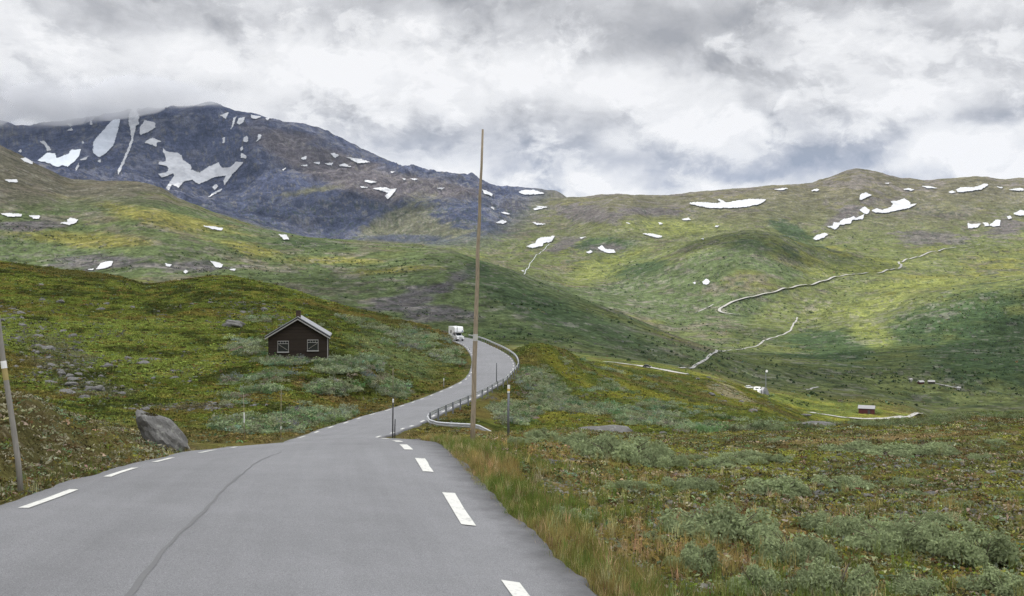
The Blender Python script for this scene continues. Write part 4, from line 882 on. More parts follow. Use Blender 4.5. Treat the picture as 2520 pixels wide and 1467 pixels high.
# pickup (front towards -Y)
MB().prism([(-3.55, .42), (-3.6, .75), (-3.52, 1.08), (-2.35, 1.22), (-.2, 1.24), (2.6, 1.2), (2.6, .5), (-2, .40)], -.88, .88, 'x').build('pickup_body', M_gel, mh, bevel=.05)
MB().prism([(-2.32, 1.2), (-1.58, 1.76), (-.35, 1.78), (-.25, 1.2)], -.76, .76, 'x').build('cab', M_gel, mh, bevel=.04)
MB().prism([(-2.30, 1.25), (-1.66, 1.735), (-1.62, 1.70), (-2.24, 1.24)], -.68, .68, 'x').build('windscreen', M_glass, mh)
for s in (-1, 1):
    MB().prism([(-2.05, 1.28), (-1.55, 1.68), (-.45, 1.70), (-.4, 1.28)], s * .765 - .012, s * .765 + .012, 'x').build('side_window', M_glass, mh)
    MB().box(s * .64 - .17, s * .64 + .17, -3.61, -3.45, .86, 1.04).build('headlight', M_lamp, mh)
    MB().box(s * 1.0 - .09, s * 1.0 + .09, -2.05, -1.93, 1.22, 1.42).build('wing_mirror', M_blk, mh)
    for y in (-2.55, 1.3): wheel(mh, s * .78, y, .38, .26)
MB().box(-.42, .42, -3.63, -3.5, .86, 1.02).build('grille', M_blk, mh)
MB().box(-.86, .86, -3.7, -3.48, .45, .72).build('bumper', M_gel, mh, bevel=.03)
MB().box(-.5, .5, -3.72, -3.69, .5, .62).build('air_intake', M_blk, mh)
# living box with the bunk over the cab
bx = MB().prism([(-2.25, 1.95), (-2.38, 2.2), (-2.05, 3.05), (-1.7, 3.32), (3.2, 3.32), (3.25, .95), (-.15, .95), (-.18, 1.84)], -1.1, 1.1, 'x').build('camper_box', M_gel, mh, bevel=.07)
MB().box(-1.13, -1.10, .5, 1.5, 1.75, 2.45).build('box_window', M_glass, mh)
MB().box(1.10, 1.13, .5, 1.5, 1.75, 2.45).build('box_window', M_glass, mh)
MB().box(-.3, .3, .3, .9, 3.32, 3.48).build('roof_hatch', M_trim, mh, bevel=.03)
MB().prism([(-.62, 3.05), (-.55, 3.3), (-.50, 3.3), (-.5, 2.06), (-.55, 2.05)], -2.46, -2.36, 'y').build('front_seam', M_dark, mh)
MB().prism([(.62, 2.12), (.96, 2.12), (.80, 2.5)], -2.48, -2.30, 'y').build('blue_emblem', M_blu, mh)
p = hit(*z6([(1460, 487)])[0])[0]
car('dark car on the strip of road beyond the green ridge', (p[0], p[1], float(height(p[0], p[1])) + .25), R(75), simple('black_car_paint', (.012, .013, .016), .3, 0, .1, 2.))
# the white cluster on the ridge: caravan, cars, tank, shelter, mast
def spot(px, Y): X = (px - CX) / F0 * Y; return (X, Y, float(height(X, Y)))
def caravan(label, loc, rz):
    e = empty('caravan', loc, rz, label, 'caravan'); e.scale = (.8, .8, .85)
    MB().prism([(-2.3, .5), (-2.4, 1.3), (-2.05, 2.45), (-1.6, 2.62), (1.9, 2.62), (2.3, 2.3), (2.35, .5)], -1.1, 1.1, 'x').build('body', M_gel, e, bevel=.06)
    for x in (-1.0, 1.0): wheel(e, x, .2, .34, .2)
    for x in (-1.115, 1.115): MB().box(x - .014, x + .014, -1.4, .9, 1.35, 2.0).build('side_window', M_glass, e)
    MB().box(-.7, .7, -2.36, -2.24, 1.45, 2.0).build('front_window', M_glass, e)
    MB().bar((-.0, -2.3, .5), (0, -3.4, .45), .12, .1).build('drawbar', M_gpost, e)
    return e
M_sil = simple('silver_car_paint', (.62, .63, .64), .35, .2, .05, 2.)
H0 = hit(1862, 962)[0]; Yc = float(H0[1]) if not np.isnan(H0[0]) else 430.
caravan('white caravan parked on the ridge beside the mast', spot(1864, Yc + 4), R(50))
car('white car parked nearest of the pale cluster on the ridge', spot(1842, Yc - 1), R(80), M_gel)
car('silver car parked behind the white one on the ridge', spot(1847, Yc + 12), R(95), M_sil)
tk = empty('water_tank', spot(1868.5, Yc - 8), 0, 'upright white tank on the ridge slope beside the grey shelter', 'tank')
MB().tube([(0, 0, -.4), (0, 0, 1.7), (0, 0, 1.95)], [.98, .98, .8], 18).build('shell', M_gel, tk); MB().tube([(0, 0, 1.95), (0, 0, 2.1)], [.3, .28], 10).build('cap', M_trim, tk)
sh = empty('shelter', spot(1880, Yc - 8), R(14), 'steep grey tent-like shelter on the ridge below the mast', 'shelter')
MB().prism([(-1.4, -.6), (3.2, -1.2), (1.0, 3.3), (-.3, 3.7), (-1.2, 2.2)], -1.4, 1.4, 'y').build('roof', simple('grey_slate', (.27, .27, .29), .8, 0, .25, 2.), sh); MB().box(-1.0, .3, -1.46, -1.405, -.4, 1.6).build('door', M_gpost, sh)
ms = empty('radio_mast', spot(1884.5, Yc), 0, 'thin lattice mast with a white dish on top', 'mast')
mh_ = -(913 - CY) / F0 * Yc - ms.location.z
tw = MB(); r0 = .55
for k in range(3):
    a = k * 2.094; tw.bar((r0 * math.cos(a), r0 * math.sin(a), -1), (.22 * math.cos(a), .22 * math.sin(a), mh_), .09, .09)
for i in range(12):
    za, zb = mh_ * i / 12, mh_ * (i + 1) / 12
    for k in range(3):
        a, b = k * 2.094, (k + 1) * 2.094; ra = r0 + (.22 - r0) * i / 12; rb = r0 + (.22 - r0) * (i + 1) / 12
        tw.bar((ra * math.cos(a), ra * math.sin(a), za), (rb * math.cos(b), rb * math.sin(b), zb), .05, .05)
tw.build('lattice', M_gpost, ms)
MB().tube([(.25, -.3, mh_ - .05), (.32, -.55, mh_ + .02), (.36, -.7, mh_ + .05)], [.15, .6, .72], 14).build('dish', M_white, ms)
# ------------------------------------------------------------------ stones
def rock_mat(name, a, b, lich):
    m, N, o = newmat(name)
    P = N.n('ShaderNodeTexCoord').outputs['Object']
    f = N.noise(P, 2.2, 7, .65); l = N.noise(P, 5.5, 5, .6); k = N.noise(P, 14., 4, .6)
    c = N.mix(f, c4(a), c4(b)); c = N.mix(N.n('ShaderNodeMapRange', ins={0: l, 1: .55, 2: .68, 3: 0, 4: .8}).outputs[0], c, c4(lich))
    c = N.mix(N.n('ShaderNodeMapRange', ins={0: k, 1: .6, 2: .7, 3: 0, 4: .6}).outputs[0], c, c4((.05, .05, .048)))
    p = N.n('ShaderNodeBsdfDiffuse', ins={'Color': c, 'Normal': N.bump(f, .9, .09)}); N.nt.links.new(p.outputs[0], o.inputs[0]); return m
M_rock = rock_mat('lichened_granite', (.085, .083, .080), (.225, .22, .21), (.31, .31, .28))
import bmesh
def rock_mesh(seed, sx, sy, sz, sub=3, amp=.25, skew=0):
    bm = bmesh.new(); bmesh.ops.create_icosphere(bm, subdivisions=sub, radius=1); rr_ = random.Random(seed)
    pl_ = [(Vector((rr_.gauss(0, 1), rr_.gauss(0, 1), rr_.gauss(0, 1))).normalized(), rr_.uniform(.62, .9)) for _ in range(9)]
    co_ = np.array([v.co[:] for v in bm.verts], np.float32)
    nz = fbm(co_[:, 0] + seed * 3.1 + co_[:, 2] * .7, co_[:, 1] - seed + co_[:, 2] * 1.3, .9, 3, seed)
    for v, n_ in zip(bm.verts, nz):
        for d, h in pl_:
            e = v.co.dot(d)
            if e > h: v.co -= d * (e - h) * .85
        v.co *= 1 + amp * float(n_); v.co.x *= sx; v.co.y *= sy; v.co.z *= sz; v.co.x += skew * v.co.z
    me = bpy.data.meshes.new('boulder'); bm.to_mesh(me); bm.free(); me.materials.append(M_rock)
    for p in me.polygons: p.use_smooth = False
    return me
RM = [rock_mesh(i, 1, random.uniform(.7, 1), random.uniform(.5, .75), 3) for i in range(9)]
def boulders(n, cx, cy, rx, ry, rot, s0, s1, label, group, name='boulder'):
    k = 0; tries = 0
    while k < n and tries < n * 20:
        tries += 1
        a = random.uniform(0, 6.283); r = math.sqrt(random.random()); x = r * math.cos(a) * rx; y = r * math.sin(a) * ry; c, s = math.cos(R(rot)), math.sin(R(rot))
        q = hit(cx + x * c - y * s, cy + x * s + y * c)[0]
        if np.isnan(q[0]) or road_info(q[:1], q[1:2])[0][0] < .8: continue
        sc_ = .8 * (s0 + (s1 - s0) * random.random() ** 2.4)
        o = link(name, random.choice(RM)); o.location = (q[0], q[1], q[2] + sc_ * random.uniform(-.12, .12)); o.scale = (sc_ * random.uniform(.8, 1.3), sc_ * random.uniform(.8, 1.2), sc_ * random.uniform(.6, 1.05)); o.rotation_euler = (random.uniform(-.3, .3), random.uniform(-.3, .3), random.uniform(0, 6.28))
        tag(o, label, 'boulder', group); k += 1
GBd = 'boulders strewn over the left slope'
boulders(45, 110, 850, 130, 55, 28, .25, 1.0, 'grey lichened boulder in the upper part of the stony field at left', GBd)
boulders(55, 170, 935, 150, 38, 14, .22, .85, 'grey lichened boulder in the lower part of the stony field at left', GBd)
boulders(42, 480, 1000, 190, 11, -1, .2, .5, 'grey stone in the low row of stones across the field', GBd)
boulders(24, 300, 893, 90, 9, -6, .25, .7, 'grey boulder along the dark hollow left of the hut', GBd)
boulders(14, 25, 768, 40, 26, 25, .4, 1.3, 'grey rock high on the slope at the left edge', GBd)
boulders(22, 620, 772, 110, 32, 15, .3, .9, 'pale stone on the knoll above and left of the hut', GBd)
boulders(12, 250, 735, 240, 28, 6, .4, 1.1, 'scattered grey stone high on the mossy left hill', GBd)
boulders(9, 380, 935, 160, 30, 0, .25, .6, 'lone grey stone on the mossy field between the stony patches', GBd)
boulders(5, 800, 882, 18, 6, 0, .25, .45, 'grey stone at the right foot of the hut', 'stones at the foot of the hut')
boulders(10, 1780, 968, 110, 22, 28, .7, 1.6, 'pale rock on the ridge slope left of the caravan', 'rocks on the slope right of the bend')
boulders(8, 1500, 1020, 200, 40, 10, .3, .8, 'small stone on the green slope right of the guardrail', 'rocks on the slope right of the bend')
boulders(24, 2200, 1170, 330, 70, 0, .06, .2, 'small pale stone in the brown heath at right', 'stones in the heath in the right foreground', 'stone')
boulders(16, 1440, 1330, 60, 55, 40, .04, .11, 'small pale stone in the gravelly patch beside the near road', 'stones in the heath in the right foreground', 'stone')
boulders(6, 1385, 1150, 50, 25, 0, .08, .2, 'flat stone in the grass near the tall pole', 'stones in the heath in the right foreground', 'stone')
def one_rock(px, py, sx, sy, sz, seed, label, rz=0, up=.2, skew=0, Y=None, name='boulder', sub=4):
    q = hit(px, py)[0] if Y is None else np.array([(px - CX) / F0 * Y, Y, float(height((px - CX) / F0 * Y, Y))])
    o = link(name, rock_mesh(seed, sx, sy, sz, sub, .3, skew)); o.location = (q[0], q[1], q[2] + up); o.rotation_euler = (0, 0, rz); return tag(o, label, 'boulder')
bb = one_rock(402, 1080, .48, .5, .74, 31, 'large grey boulder with a dark moss cap beside the near road', 0, .30, -.5, 23.0)
one_rock(575, 802, 1.9, 1.2, .75, 32, 'broad pale rock slab on the hillside left of the hut', .2, .25)
one_rock(2010, 1050, .9, .5, .2, 35, 'low grey rock slab on the edge of the near heath', .3, .02)
one_rock(1980, 1022, 2.6, 1.4, .5, 36, 'pale rocks on the scrub edge left of the red barn', .3, .1)
one_rock(1490, 1074, 1.5, .8, .42, 37, 'low dome of grey bedrock behind the willow bushes', .2, -.12, 0, 38.5, 'rock_outcrop')
one_rock(1130, 1003, .5, .4, .3, 38, 'dark rocks beside the culvert left of the road', 0, .1) if False else None
# ------------------------------------------------------------------ plants
def orient(n, up=.6):
    d = rng.normal(size=(n, 3)); d[:, 2] = np.abs(d[:, 2]) + up; d /= np.linalg.norm(d, axis=1)[:, None]
    t = rng.normal(size=(n, 3)); t -= d * (t * d).sum(1)[:, None]; t /= np.linalg.norm(t, axis=1)[:, None]
    return t, np.cross(d, t)
def clump(n, rad, hgt, size, up=.5, shell=.5, asp=.5):
    a = rng.uniform(0, 6.283, n); r = np.sqrt(rng.random(n)) * rad; hmax = hgt * np.sqrt(np.clip(1 - (r / rad) ** 2, .04, 1))
    z = hmax * (shell + (1 - shell) * rng.random(n)) * rng.uniform(.6, 1.05, n)
    C = np.stack([r * np.cos(a), r * np.sin(a), z], -1); t, b = orient(n, up); s = size * rng.uniform(.6, 1.4, n)[:, None]
    V = np.stack([C - t * s, C + b * s * asp, C + t * s, C - b * s * asp], 1)
    return V.reshape(-1, 3), np.repeat(rng.uniform(.62, 1.4, n), 4)
def lobe(n, rad, hgt, size, asp=.45):
    """leaves on a rounded mass, facing outwards"""
    a = rng.uniform(0, 6.283, n); ct = rng.uniform(-.15, 1, n); st_ = np.sqrt(1 - ct * ct); k = rng.uniform(.55, 1.1, n)
    d = np.stack([st_ * np.cos(a), st_ * np.sin(a), ct], -1); C = d * np.array([rad, rad, hgt * .62]) * k[:, None] + np.array([0, 0, hgt * .36])
    d = d + rng.normal(0, .62, (n, 3)); d /= np.linalg.norm(d, axis=1)[:, None]
    t = rng.normal(size=(n, 3)); t -= d * (t * d).sum(1)[:, None]; t /= np.linalg.norm(t, axis=1)[:, None]; b_ = np.cross(d, t); s = size * rng.uniform(.6, 1.4, n)[:, None]
    return np.stack([C - t * s, C + b_ * s * asp, C + t * s, C - b_ * s * asp], 1).reshape(-1, 3), np.repeat(rng.uniform(.72, 1.28, n), 4)
def lobed(nl, n, rad, hgt, size, up=.4):
    VV, SS = [], []
    for i in range(nl):
        a = rng.uniform(0, 6.283); r = rad * math.sqrt(rng.random()) * .8; k = rng.uniform(.24, .42) * (4 / max(nl, 4)) ** .25
        v, s = lobe(n // nl, rad * k, hgt * rng.uniform(.45, 1.0) * (1 - .45 * r / rad), size)
        VV.append(v + np.array([r * math.cos(a), r * math.sin(a) * .9, 0])); SS.append(s * rng.uniform(.82, 1.18))
    return np.vstack(VV), np.concatenate(SS)
def tuft(n, hgt, spread, w):
    VV = []; SS = []
    for i in range(n):
        a = rng.uniform(0, 6.283); l = hgt * rng.uniform(.5, 1.15); o = spread * rng.uniform(.1, 1.0); p = np.array([math.cos(a), math.sin(a), 0])
        b0 = p * spread * .25 * rng.random() + np.array([rng.normal(), rng.normal(), 0]) * spread * .25; sd = np.array([-p[1], p[0], 0]) * w * rng.uniform(.7, 1.3)
        m_ = b0 + p * o * .35 + np.array([0, 0, l * .6]); tp = b0 + p * o + np.array([0, 0, l * rng.uniform(.8, 1.0)])
        VV += [b0 - sd, b0 + sd, m_ + sd * .7, m_ - sd * .7, m_ - sd * .7, m_ + sd * .7, tp + sd * .12, tp - sd * .12]; SS += [rng.uniform(.7, 1.35)] * 8
    return np.array(VV), np.array(SS)
LEAF = 1.95
def scatter(name, variants, P, scale, cols, mat, kind='stuff', zs=None):
    ok = ~np.isnan(P[:, 0]); P = P[ok]; scale = scale[ok]; cols = cols[ok]; zs = np.ones(len(P)) if zs is None else zs[ok]
    which = rng.integers(0, len(variants), len(P)); VV, CO = [], []
    for k, (v, s) in enumerate(variants):
        m_ = which == k; p = P[m_]
        if not len(p): continue
        a = rng.uniform(0, 6.283, len(p)); ca, sa = np.cos(a)[:, None], np.sin(a)[:, None]; sc_ = scale[m_][:, None]
        x = (v[None, :, 0] * ca - v[None, :, 1] * sa) * sc_ + p[:, :1]; y = (v[None, :, 0] * sa + v[None, :, 1] * ca) * sc_ + p[:, 1:2]; z = v[None, :, 2] * sc_ * zs[m_][:, None] + p[:, 2:3]
        VV.append(np.stack([x, y, z], -1).reshape(-1, 3)); CO.append((cols[m_][:, None, :] * s[None, :, None]).reshape(-1, 3))
    V = np.vstack(VV); C = np.clip(np.vstack(CO) * LEAF, 0.004, .8)
    o = link(name, raw_mesh(name, V, np.arange(len(V)).reshape(-1, 4), mat, C, smooth=False)); o['kind'] = kind; return o
def colour_at(P):
    r = np.clip(np.hypot(P[:, 0], P[:, 1]), RRW[0], RRW[-1] * .99); i = np.clip(np.searchsorted(RRW, r), 0, NR - 1); j = np.clip(np.searchsorted(TH, np.arctan2(P[:, 0], P[:, 1])), 0, NC - 1)
    return CC[i, j].copy()
def pixels(n, x0, x1, y0, y1, ymin=0, ymax=1e9, clear=.35):
    q = hit(rng.uniform(x0, x1, n), rng.uniform(y0, y1, n)); q = q[~np.isnan(q[:, 0])]; q = q[(q[:, 1] > ymin) & (q[:, 1] < ymax)]
    o_ = np.full(len(q), 9.); m_ = q[:, 1] < 260
    o_[m_] = road_info(q[m_, 0], q[m_, 1])[0]; return q[o_ > clear], o_[o_ > clear]
def jit(c, pal, prob, lo=.75, hi=1.3):
    n = len(c); u = rng.random(n); acc = 0
    for col, p in zip(pal, prob):
        m_ = (u >= acc) & (u < acc + p); c[m_] = np.array(col) * rng.uniform(.8, 1.2, (m_.sum(), 3)); acc += p
    return c * rng.uniform(lo, hi, (n, 1)) * rng.uniform(.93, 1.07, (n, 3))
def px_of(P): return CX + F0 * P[:, 0] / P[:, 1], CY - F0 * P[:, 2] / P[:, 1]
def zone(P, Z_):
    x, y = px_of(P); r = np.zeros(len(P))
    for cx, cy, rx, ry, rot in Z_:
        a = R(rot); dx = x - cx; dy = y - cy
        r = np.maximum(r, 1 - ((dx * math.cos(a) + dy * math.sin(a)) / rx) ** 2 - ((-dx * math.sin(a) + dy * math.cos(a)) / ry) ** 2)
    return r
def BARE(P): return np.clip(sum(np.exp(-(((P[:, 0] - x) / a) ** 2 + ((P[:, 1] - y) / b) ** 2) ** 1.5) for x, y, a, b in [(.80, 10.3, .38, 1.0), (1.02, 9.3, .35, .7), (.75, 14.6, .4, .9), (1.75, 8.9, .35, .3)]), 0, 1)
# low heath of the foreground
heathV = [clump(11, .16, .09, .030, .4), clump(12, .2, .11, .028, .3), clump(9, .13, .07, .034, .5), clump(12, .22, .07, .026, .4)]
def world_pts(n, y0, y1, fl, fr):
    Y = np.exp(rng.uniform(math.log(y0), math.log(y1), n)); u = rng.uniform(fl, fr, n); X = u * Y
    P = np.column_stack([X, Y, height(X, Y)]); o_ = road_info(X, Y)[0]; return P, o_
P, o_ = world_pts(62000, 5.5, 62, -.60, .78); k = (o_ > .12); P, o_ = P[k], o_[k]
left = P[:, 0] < np.interp(P[:, 1], RCn[:120, 1], RCn[:120, 0])
k = ((~left & (P[:, 1] < 62)) | (left & (P[:, 1] < 33))) & (rng.random(len(P)) > .93 * BARE(P)); P, o_, left = P[k], o_[k], left[k]
c = colour_at(P); c[left] = c[left] * .35 + np.array([.058, .047, .022]) * .65; pl_ = left & (rng.random(len(P)) < .16); c = jit(c, [(.20, .185, .125), (.115, .115, .022), (.030, .030, .012), (.095, .120, .070), (.064, .044, .02)], [.10, .10, .18, .16, .14], .65, 1.35)
c[pl_] = np.array([.17, .16, .11]); scatter('heath_plants', heathV, P, rng.uniform(.5, 1.25, len(P)) * np.interp(P[:, 1], [6, 60], [.8, 1.5]), c, M_leaf)
# grasses on the verges and among the heath
grassV = [tuft(15, .30, .16, .0045), tuft(18, .38, .2, .004), tuft(12, .24, .13, .0045), tuft(14, .42, .15, .0035)]
P, o_ = world_pts(70000, 5.0, 45, -.60, .78); dens = .75 * np.exp(-np.maximum(o_ - .05, 0) / np.interp(P[:, 1], [5, 20, 45], [.9, 1.6, 2.0]))
left = P[:, 0] < np.interp(P[:, 1], RCn[:120, 1], RCn[:120, 0])
nz = fbm(P[:, 0], P[:, 1], 1.6, 3, 201); dens = np.where(left, dens * .3 * (o_ < .5), dens + .012 * (nz > .1) + .16 * (nz > .36) * (P[:, 1] < 20))
bare = BARE(P); dens *= 1 - .96 * bare
k = (o_ > .06) & (rng.random(len(P)) < dens); P, o_, left = P[k], o_[k], left[k]
ne = 6000; se = rng.uniform(3, 46, ne) ** .9; ke = np.interp(se, RS, np.arange(len(RCn))); of = rng.random(ne) ** 1.5 * .9 - .06
xy = np.stack([np.interp(ke, kk, RR[:, i]) + np.interp(ke, kk, RNM[:, i]) * (np.interp(ke, kk, MR) + of) for i in (0, 1)], -1)
P = np.vstack([P, np.column_stack([xy, height(xy[:, 0], xy[:, 1])])]); o_ = np.concatenate([o_, of + .15])
nt_ = 260; yt = rng.uniform(28, 34, nt_); xt = np.interp(yt, RR[60:, 1][:120], RR[60:, 0][:120]) + .62 + rng.random(nt_) * 1.6
P = np.vstack([P, np.column_stack([xt, yt, height(xt, yt)])]); o_ = np.concatenate([o_, np.full(nt_, .5)])
c = np.tile(np.array([[.135, .115, .040]]), (len(P), 1)); n2 = fbm(P[:, 0], P[:, 1], 2.2, 3, 205)[:, None]
c = c + (np.array([.075, .095, .022]) - c) * sm(n2, -.1, .25); c = c + (np.array([.165, .130, .048]) - c) * sm(-n2, .05, .35)
c = jit(c, [(.25, .21, .11), (.06, .09, .022), (.11, .062, .032)], [.14, .16, .05])
scatter('verge_grass', grassV, P, rng.uniform(.55, 1.15, len(P)) * np.interp(o_, [0, .5], [.36, .66]), c, M_leaf)
# heath and dwarf shrubs of the middle slopes
TH_ = [(880, 900, 110, 26, -6), (1040, 842, 95, 30, 20), (820, 958, 85, 24, 0), (950, 955, 70, 30, 20), (690, 892, 70, 12, 0), (610, 858, 60, 22, -10), (640, 962, 60, 10, 0), (760, 1030, 130, 24, 0), (620, 1048, 120, 22, 0), (1085, 865, 80, 26, 25), (900, 800, 90, 12, 18),
       (1330, 950, 95, 40, 25), (1270, 1020, 70, 36, 0), (1360, 985, 90, 28, 10), (1500, 1010, 110, 16, 0), (1600, 1035, 120, 22, 0), (1790, 1060, 150, 14, 0), (1480, 960, 70, 10, 0), (1620, 1000, 60, 10, 0), (1850, 1062, 110, 14, 0), (440, 1045, 90, 12, 0)]
midV = [clump(9, .42, .20, .13, .5), clump(8, .5, .16, .14, .5), clump(10, .36, .24, .11, .4), clump(8, .45, .12, .15, .6)]
Pa, _ = pixels(34000, -60, 1170, 640, 1090, 32, 300); Pb, _ = pixels(17000, 1220, 2300, 840, 1090, 48, 600); P = np.vstack([Pa, Pb])
c = jit(colour_at(P), [(.024, .027, .010), (.095, .092, .024), (.080, .055, .022), (.085, .105, .060)], [.10, .05, .05, .05], .72, 1.3)
scatter('hill_heath', midV, P, rng.uniform(.5, 1.2, len(P)) * np.interp(P[:, 1], [40, 250], [.65, 1.7]), c, M_leaf)
scrubV = [lobed(6, 120, .8, .8, .075), lobed(7, 130, .95, .9, .075), lobed(5, 100, .65, .72, .07), lobed(6, 120, .9, .66, .075)]
P, _ = pixels(22000, 540, 1170, 780, 1090, 40, 300, .9); P2, _ = pixels(22000, 1200, 1980, 880, 1090, 40, 420, .9); P = np.vstack([P, P2])
sx_, sy_ = px_of(P); P = P[~((P[:, 1] < 72) & (sx_ > 1000) & (sx_ < 1235))]; zz = zone(P, TH_); nz = fbm(P[:, 0], P[:, 1], 7., 3, 211); k = rng.random(len(P)) < .42 * sm(zz + .8 * nz, .15, .7); P = P[k]
c = jit(np.tile(np.array([[.140, .160, .094]]), (len(P), 1)), [(.070, .095, .045), (.125, .142, .098)], [.3, .25])
scatter('willow_scrub', scrubV, P, rng.uniform(.5, 1.5, len(P)) * np.interp(P[:, 1], [40, 250], [.75, 1.4]), c, M_leaf)
# near edge of the heath against the valley: low scrub line at right
P, _ = pixels(5000, 1880, 2540, 1012, 1062, 36, 75); zz = zone(P, [(2030, 1040, 110, 16, -4), (2180, 1040, 120, 14, 0), (2330, 1030, 90, 14, -10), (2480, 1022, 80, 10, 0), (1900, 1062, 90, 10, 0), (2250, 1110, 250, 16, 0)])
k = rng.random(len(P)) < .3 * sm(zz, .1, .5); P = P[k]
scatter('willow_scrub', scrubV, P, rng.uniform(.22, .5, len(P)), jit(np.tile(np.array([[.095, .115, .060]]), (len(P), 1)), [(.070, .085, .030)], [.3]), M_leaf)
# birches and bushes dotted over the valley
birV = [lobed(3, 36, 2.2, 3.4, .8), lobed(3, 36, 1.8, 4.2, .75), lobed(4, 40, 3.0, 2.6, .8)]
P, _ = pixels(5200, 1180, 2560, 620, 1000, 560, 2300); zz = zone(P, [(1960, 780, 120, 30, 0), (2150, 900, 70, 80, 10), (2330, 880, 260, 120, 0), (1800, 850, 160, 60, 10), (1620, 830, 150, 60, 25), (2150, 660, 200, 60, 0), (1700, 800, 120, 50, 0), (2450, 780, 160, 90, 0), (1870, 920, 160, 30, 0)])
nz = fbm(P[:, 0], P[:, 1], 60., 3, 215); k = rng.random(len(P)) < .30 * sm(zz + .9 * nz, .1, .8) + .02; P = P[k]
scatter('birch_thickets', birV, P, rng.uniform(.35, 1.0, len(P)), jit(np.tile(np.array([[.034, .052, .024]]), (len(P), 1)), [(.06, .08, .045)], [.25]), M_leaf)
busV = [clump(7, 1.2, .9, .55, .5, .4), clump(8, 1.6, .8, .5, .5, .4), clump(6, 1.0, 1.1, .5, .4, .4)]
P, _ = pixels(26000, -60, 2560, 470, 1000, 520, 3400); nz = fbm(P[:, 0], P[:, 1], 90., 3, 217) + .6 * fbm(P[:, 0], P[:, 1], 25., 2, 219); k = rng.random(len(P)) < .75 * sm(nz, -.15, .35) * sm(px_of(P)[1], 480, 620); P = P[k]
scatter('hill_bushes', busV, P, rng.uniform(.7, 1.9, len(P)) * np.interp(P[:, 1], [500, 3000], [.8, 2.1]), jit(np.tile(np.array([[.017, .028, .012]]), (len(P), 1)), [(.075, .09, .055), (.10, .10, .05)], [.25, .12]), M_leaf)
P, _ = pixels(16000, -60, 2560, 440, 860, 600, 3600); cz = colour_at(P); grey = (cz[:, 0] < cz[:, 2] * 1.25) & (cz[:, 0] < .2); k = (grey & (rng.random(len(P)) < .7)) | (rng.random(len(P)) < .06); P = P[k]
RUB = P
# willow bushes standing apart in the right foreground
M_twig = simple('twigs', (.085, .065, .05), .9, 0, .3, 9.)
def shrub_mesh(seed, n, rad, hgt, size):
    v, s = lobed(17, n, rad, hgt, size, .25)
    base = np.array([[.28, .33, .175]]) * np.ones((len(v), 1)); hv = np.repeat(rng.normal(0, 1, len(v) // 4), 4)[:, None]
    col = np.clip(base * s[:, None] + hv * np.array([[.012, .010, .004]]), .01, .5)
    lf = raw_mesh('willow_foliage', v, np.arange(len(v)).reshape(-1, 4), M_leaf, col, smooth=False)
    tw_ = MB()
    for i in range(16):
        a = rng.uniform(0, 6.283); r = rad * rng.uniform(.2, .7); h = hgt * rng.uniform(.4, .68)
        tw_.tube([(0, 0, -.05), (r * .5 * math.cos(a), r * .5 * math.sin(a), h * .6), (r * math.cos(a), r * math.sin(a), h)], [.008, .005, .002], 4, False)
    return lf, tw_
SH = []
for i in range(5): SH.append(shrub_mesh(i, 6000, rng.uniform(.45, .60), rng.uniform(.34, .46), .021))
tw_me = []
for lf, t in SH:
    o = t.build('stems', M_twig); tw_me.append(o.data); bpy.data.objects.remove(o)
GS = 'willow bushes in the right foreground'
def shrub(px, py, wpx, hk, label):
    q = hit(px, py)[0]
    if np.isnan(q[0]): return
    k = rng.integers(0, 5); s = wpx / F0 * q[1] / 1.0
    o = link('willow_bush', SH[k][0]); o.location = (q[0], q[1], float(height(q[0], q[1])) - .03); o.scale = (s, s * .9, s * hk * 1.35); o.rotation_euler = (0, 0, float(rng.uniform(0, 6.28)))
    tag(o, label, 'bush', GS); link('stems', tw_me[k], o)
for px, py, w_, hk, l in [(1530, 1132, 235, .75, 'broad grey-green willow bush in front of the low rock dome'), (1425, 1102, 130, .8, 'pale willow bush at the left end of the rock dome'), (1625, 1150, 140, .9, 'willow bush with bare twigs right of the broad bush by the rock dome'),
    (1330, 1082, 130, .5, 'low willow bush on the verge near the delineator post'), (1290, 1090, 90, .6, 'small willow bush left of the low one near the delineator post'), (1395, 1285, 170, .7, 'small willow bush beside the gravelly patch near the road'),
    (1540, 1210, 150, .6, 'pale green willow bush in the grass above the gravelly patch'), (1700, 1205, 150, .7, 'rounded willow bush in the middle of the near heath'), (1760, 1150, 150, .45, 'flat willow bush at the near edge of the brown heath'),
    (1790, 1325, 280, .8, 'large grey willow bush right of the tall grass'), (1960, 1385, 250, .85, 'dense dark grey-green willow bush, largest in the right foreground'), (2055, 1305, 180, .7, 'willow bush behind the largest bush'), (2200, 1345, 260, .8, 'rounded green willow bush right of the largest bush'),
    (2420, 1385, 270, .75, 'broad willow bush near the right edge'), (2060, 1462, 260, .85, 'willow bush at the bottom edge below the largest bush'), (1720, 1400, 170, .9, 'bright green willow bush among tall grass'), (1870, 1462, 190, 1.0, 'tall narrow willow bush at the bottom edge'),
    (1910, 1218, 240, .5, 'low spreading willow bush left of the brown heath'), (2080, 1200, 170, .5, 'low willow bush on the brown heath'), (2480, 1470, 240, .8, 'willow bush in the bottom right corner'), (2290, 1115, 200, .35, 'flat pale willow mat on the heath at right'),
    (2140, 1118, 220, .35, 'flat willow mat left of the other mat on the heath'), (1830, 1130, 150, .4, 'low willow mat at the left of the brown heath'), (2310, 1290, 170, .5, 'small willow bush between the heath and the bush near the right edge'), (1600, 1330, 120, .5, 'small willow bush beside the largest tuft of pale grass'),
    (2250, 1462, 200, .6, 'willow bush between the bottom corner bush and the bottom edge bush')]:
    shrub(px, py, w_, hk, l)
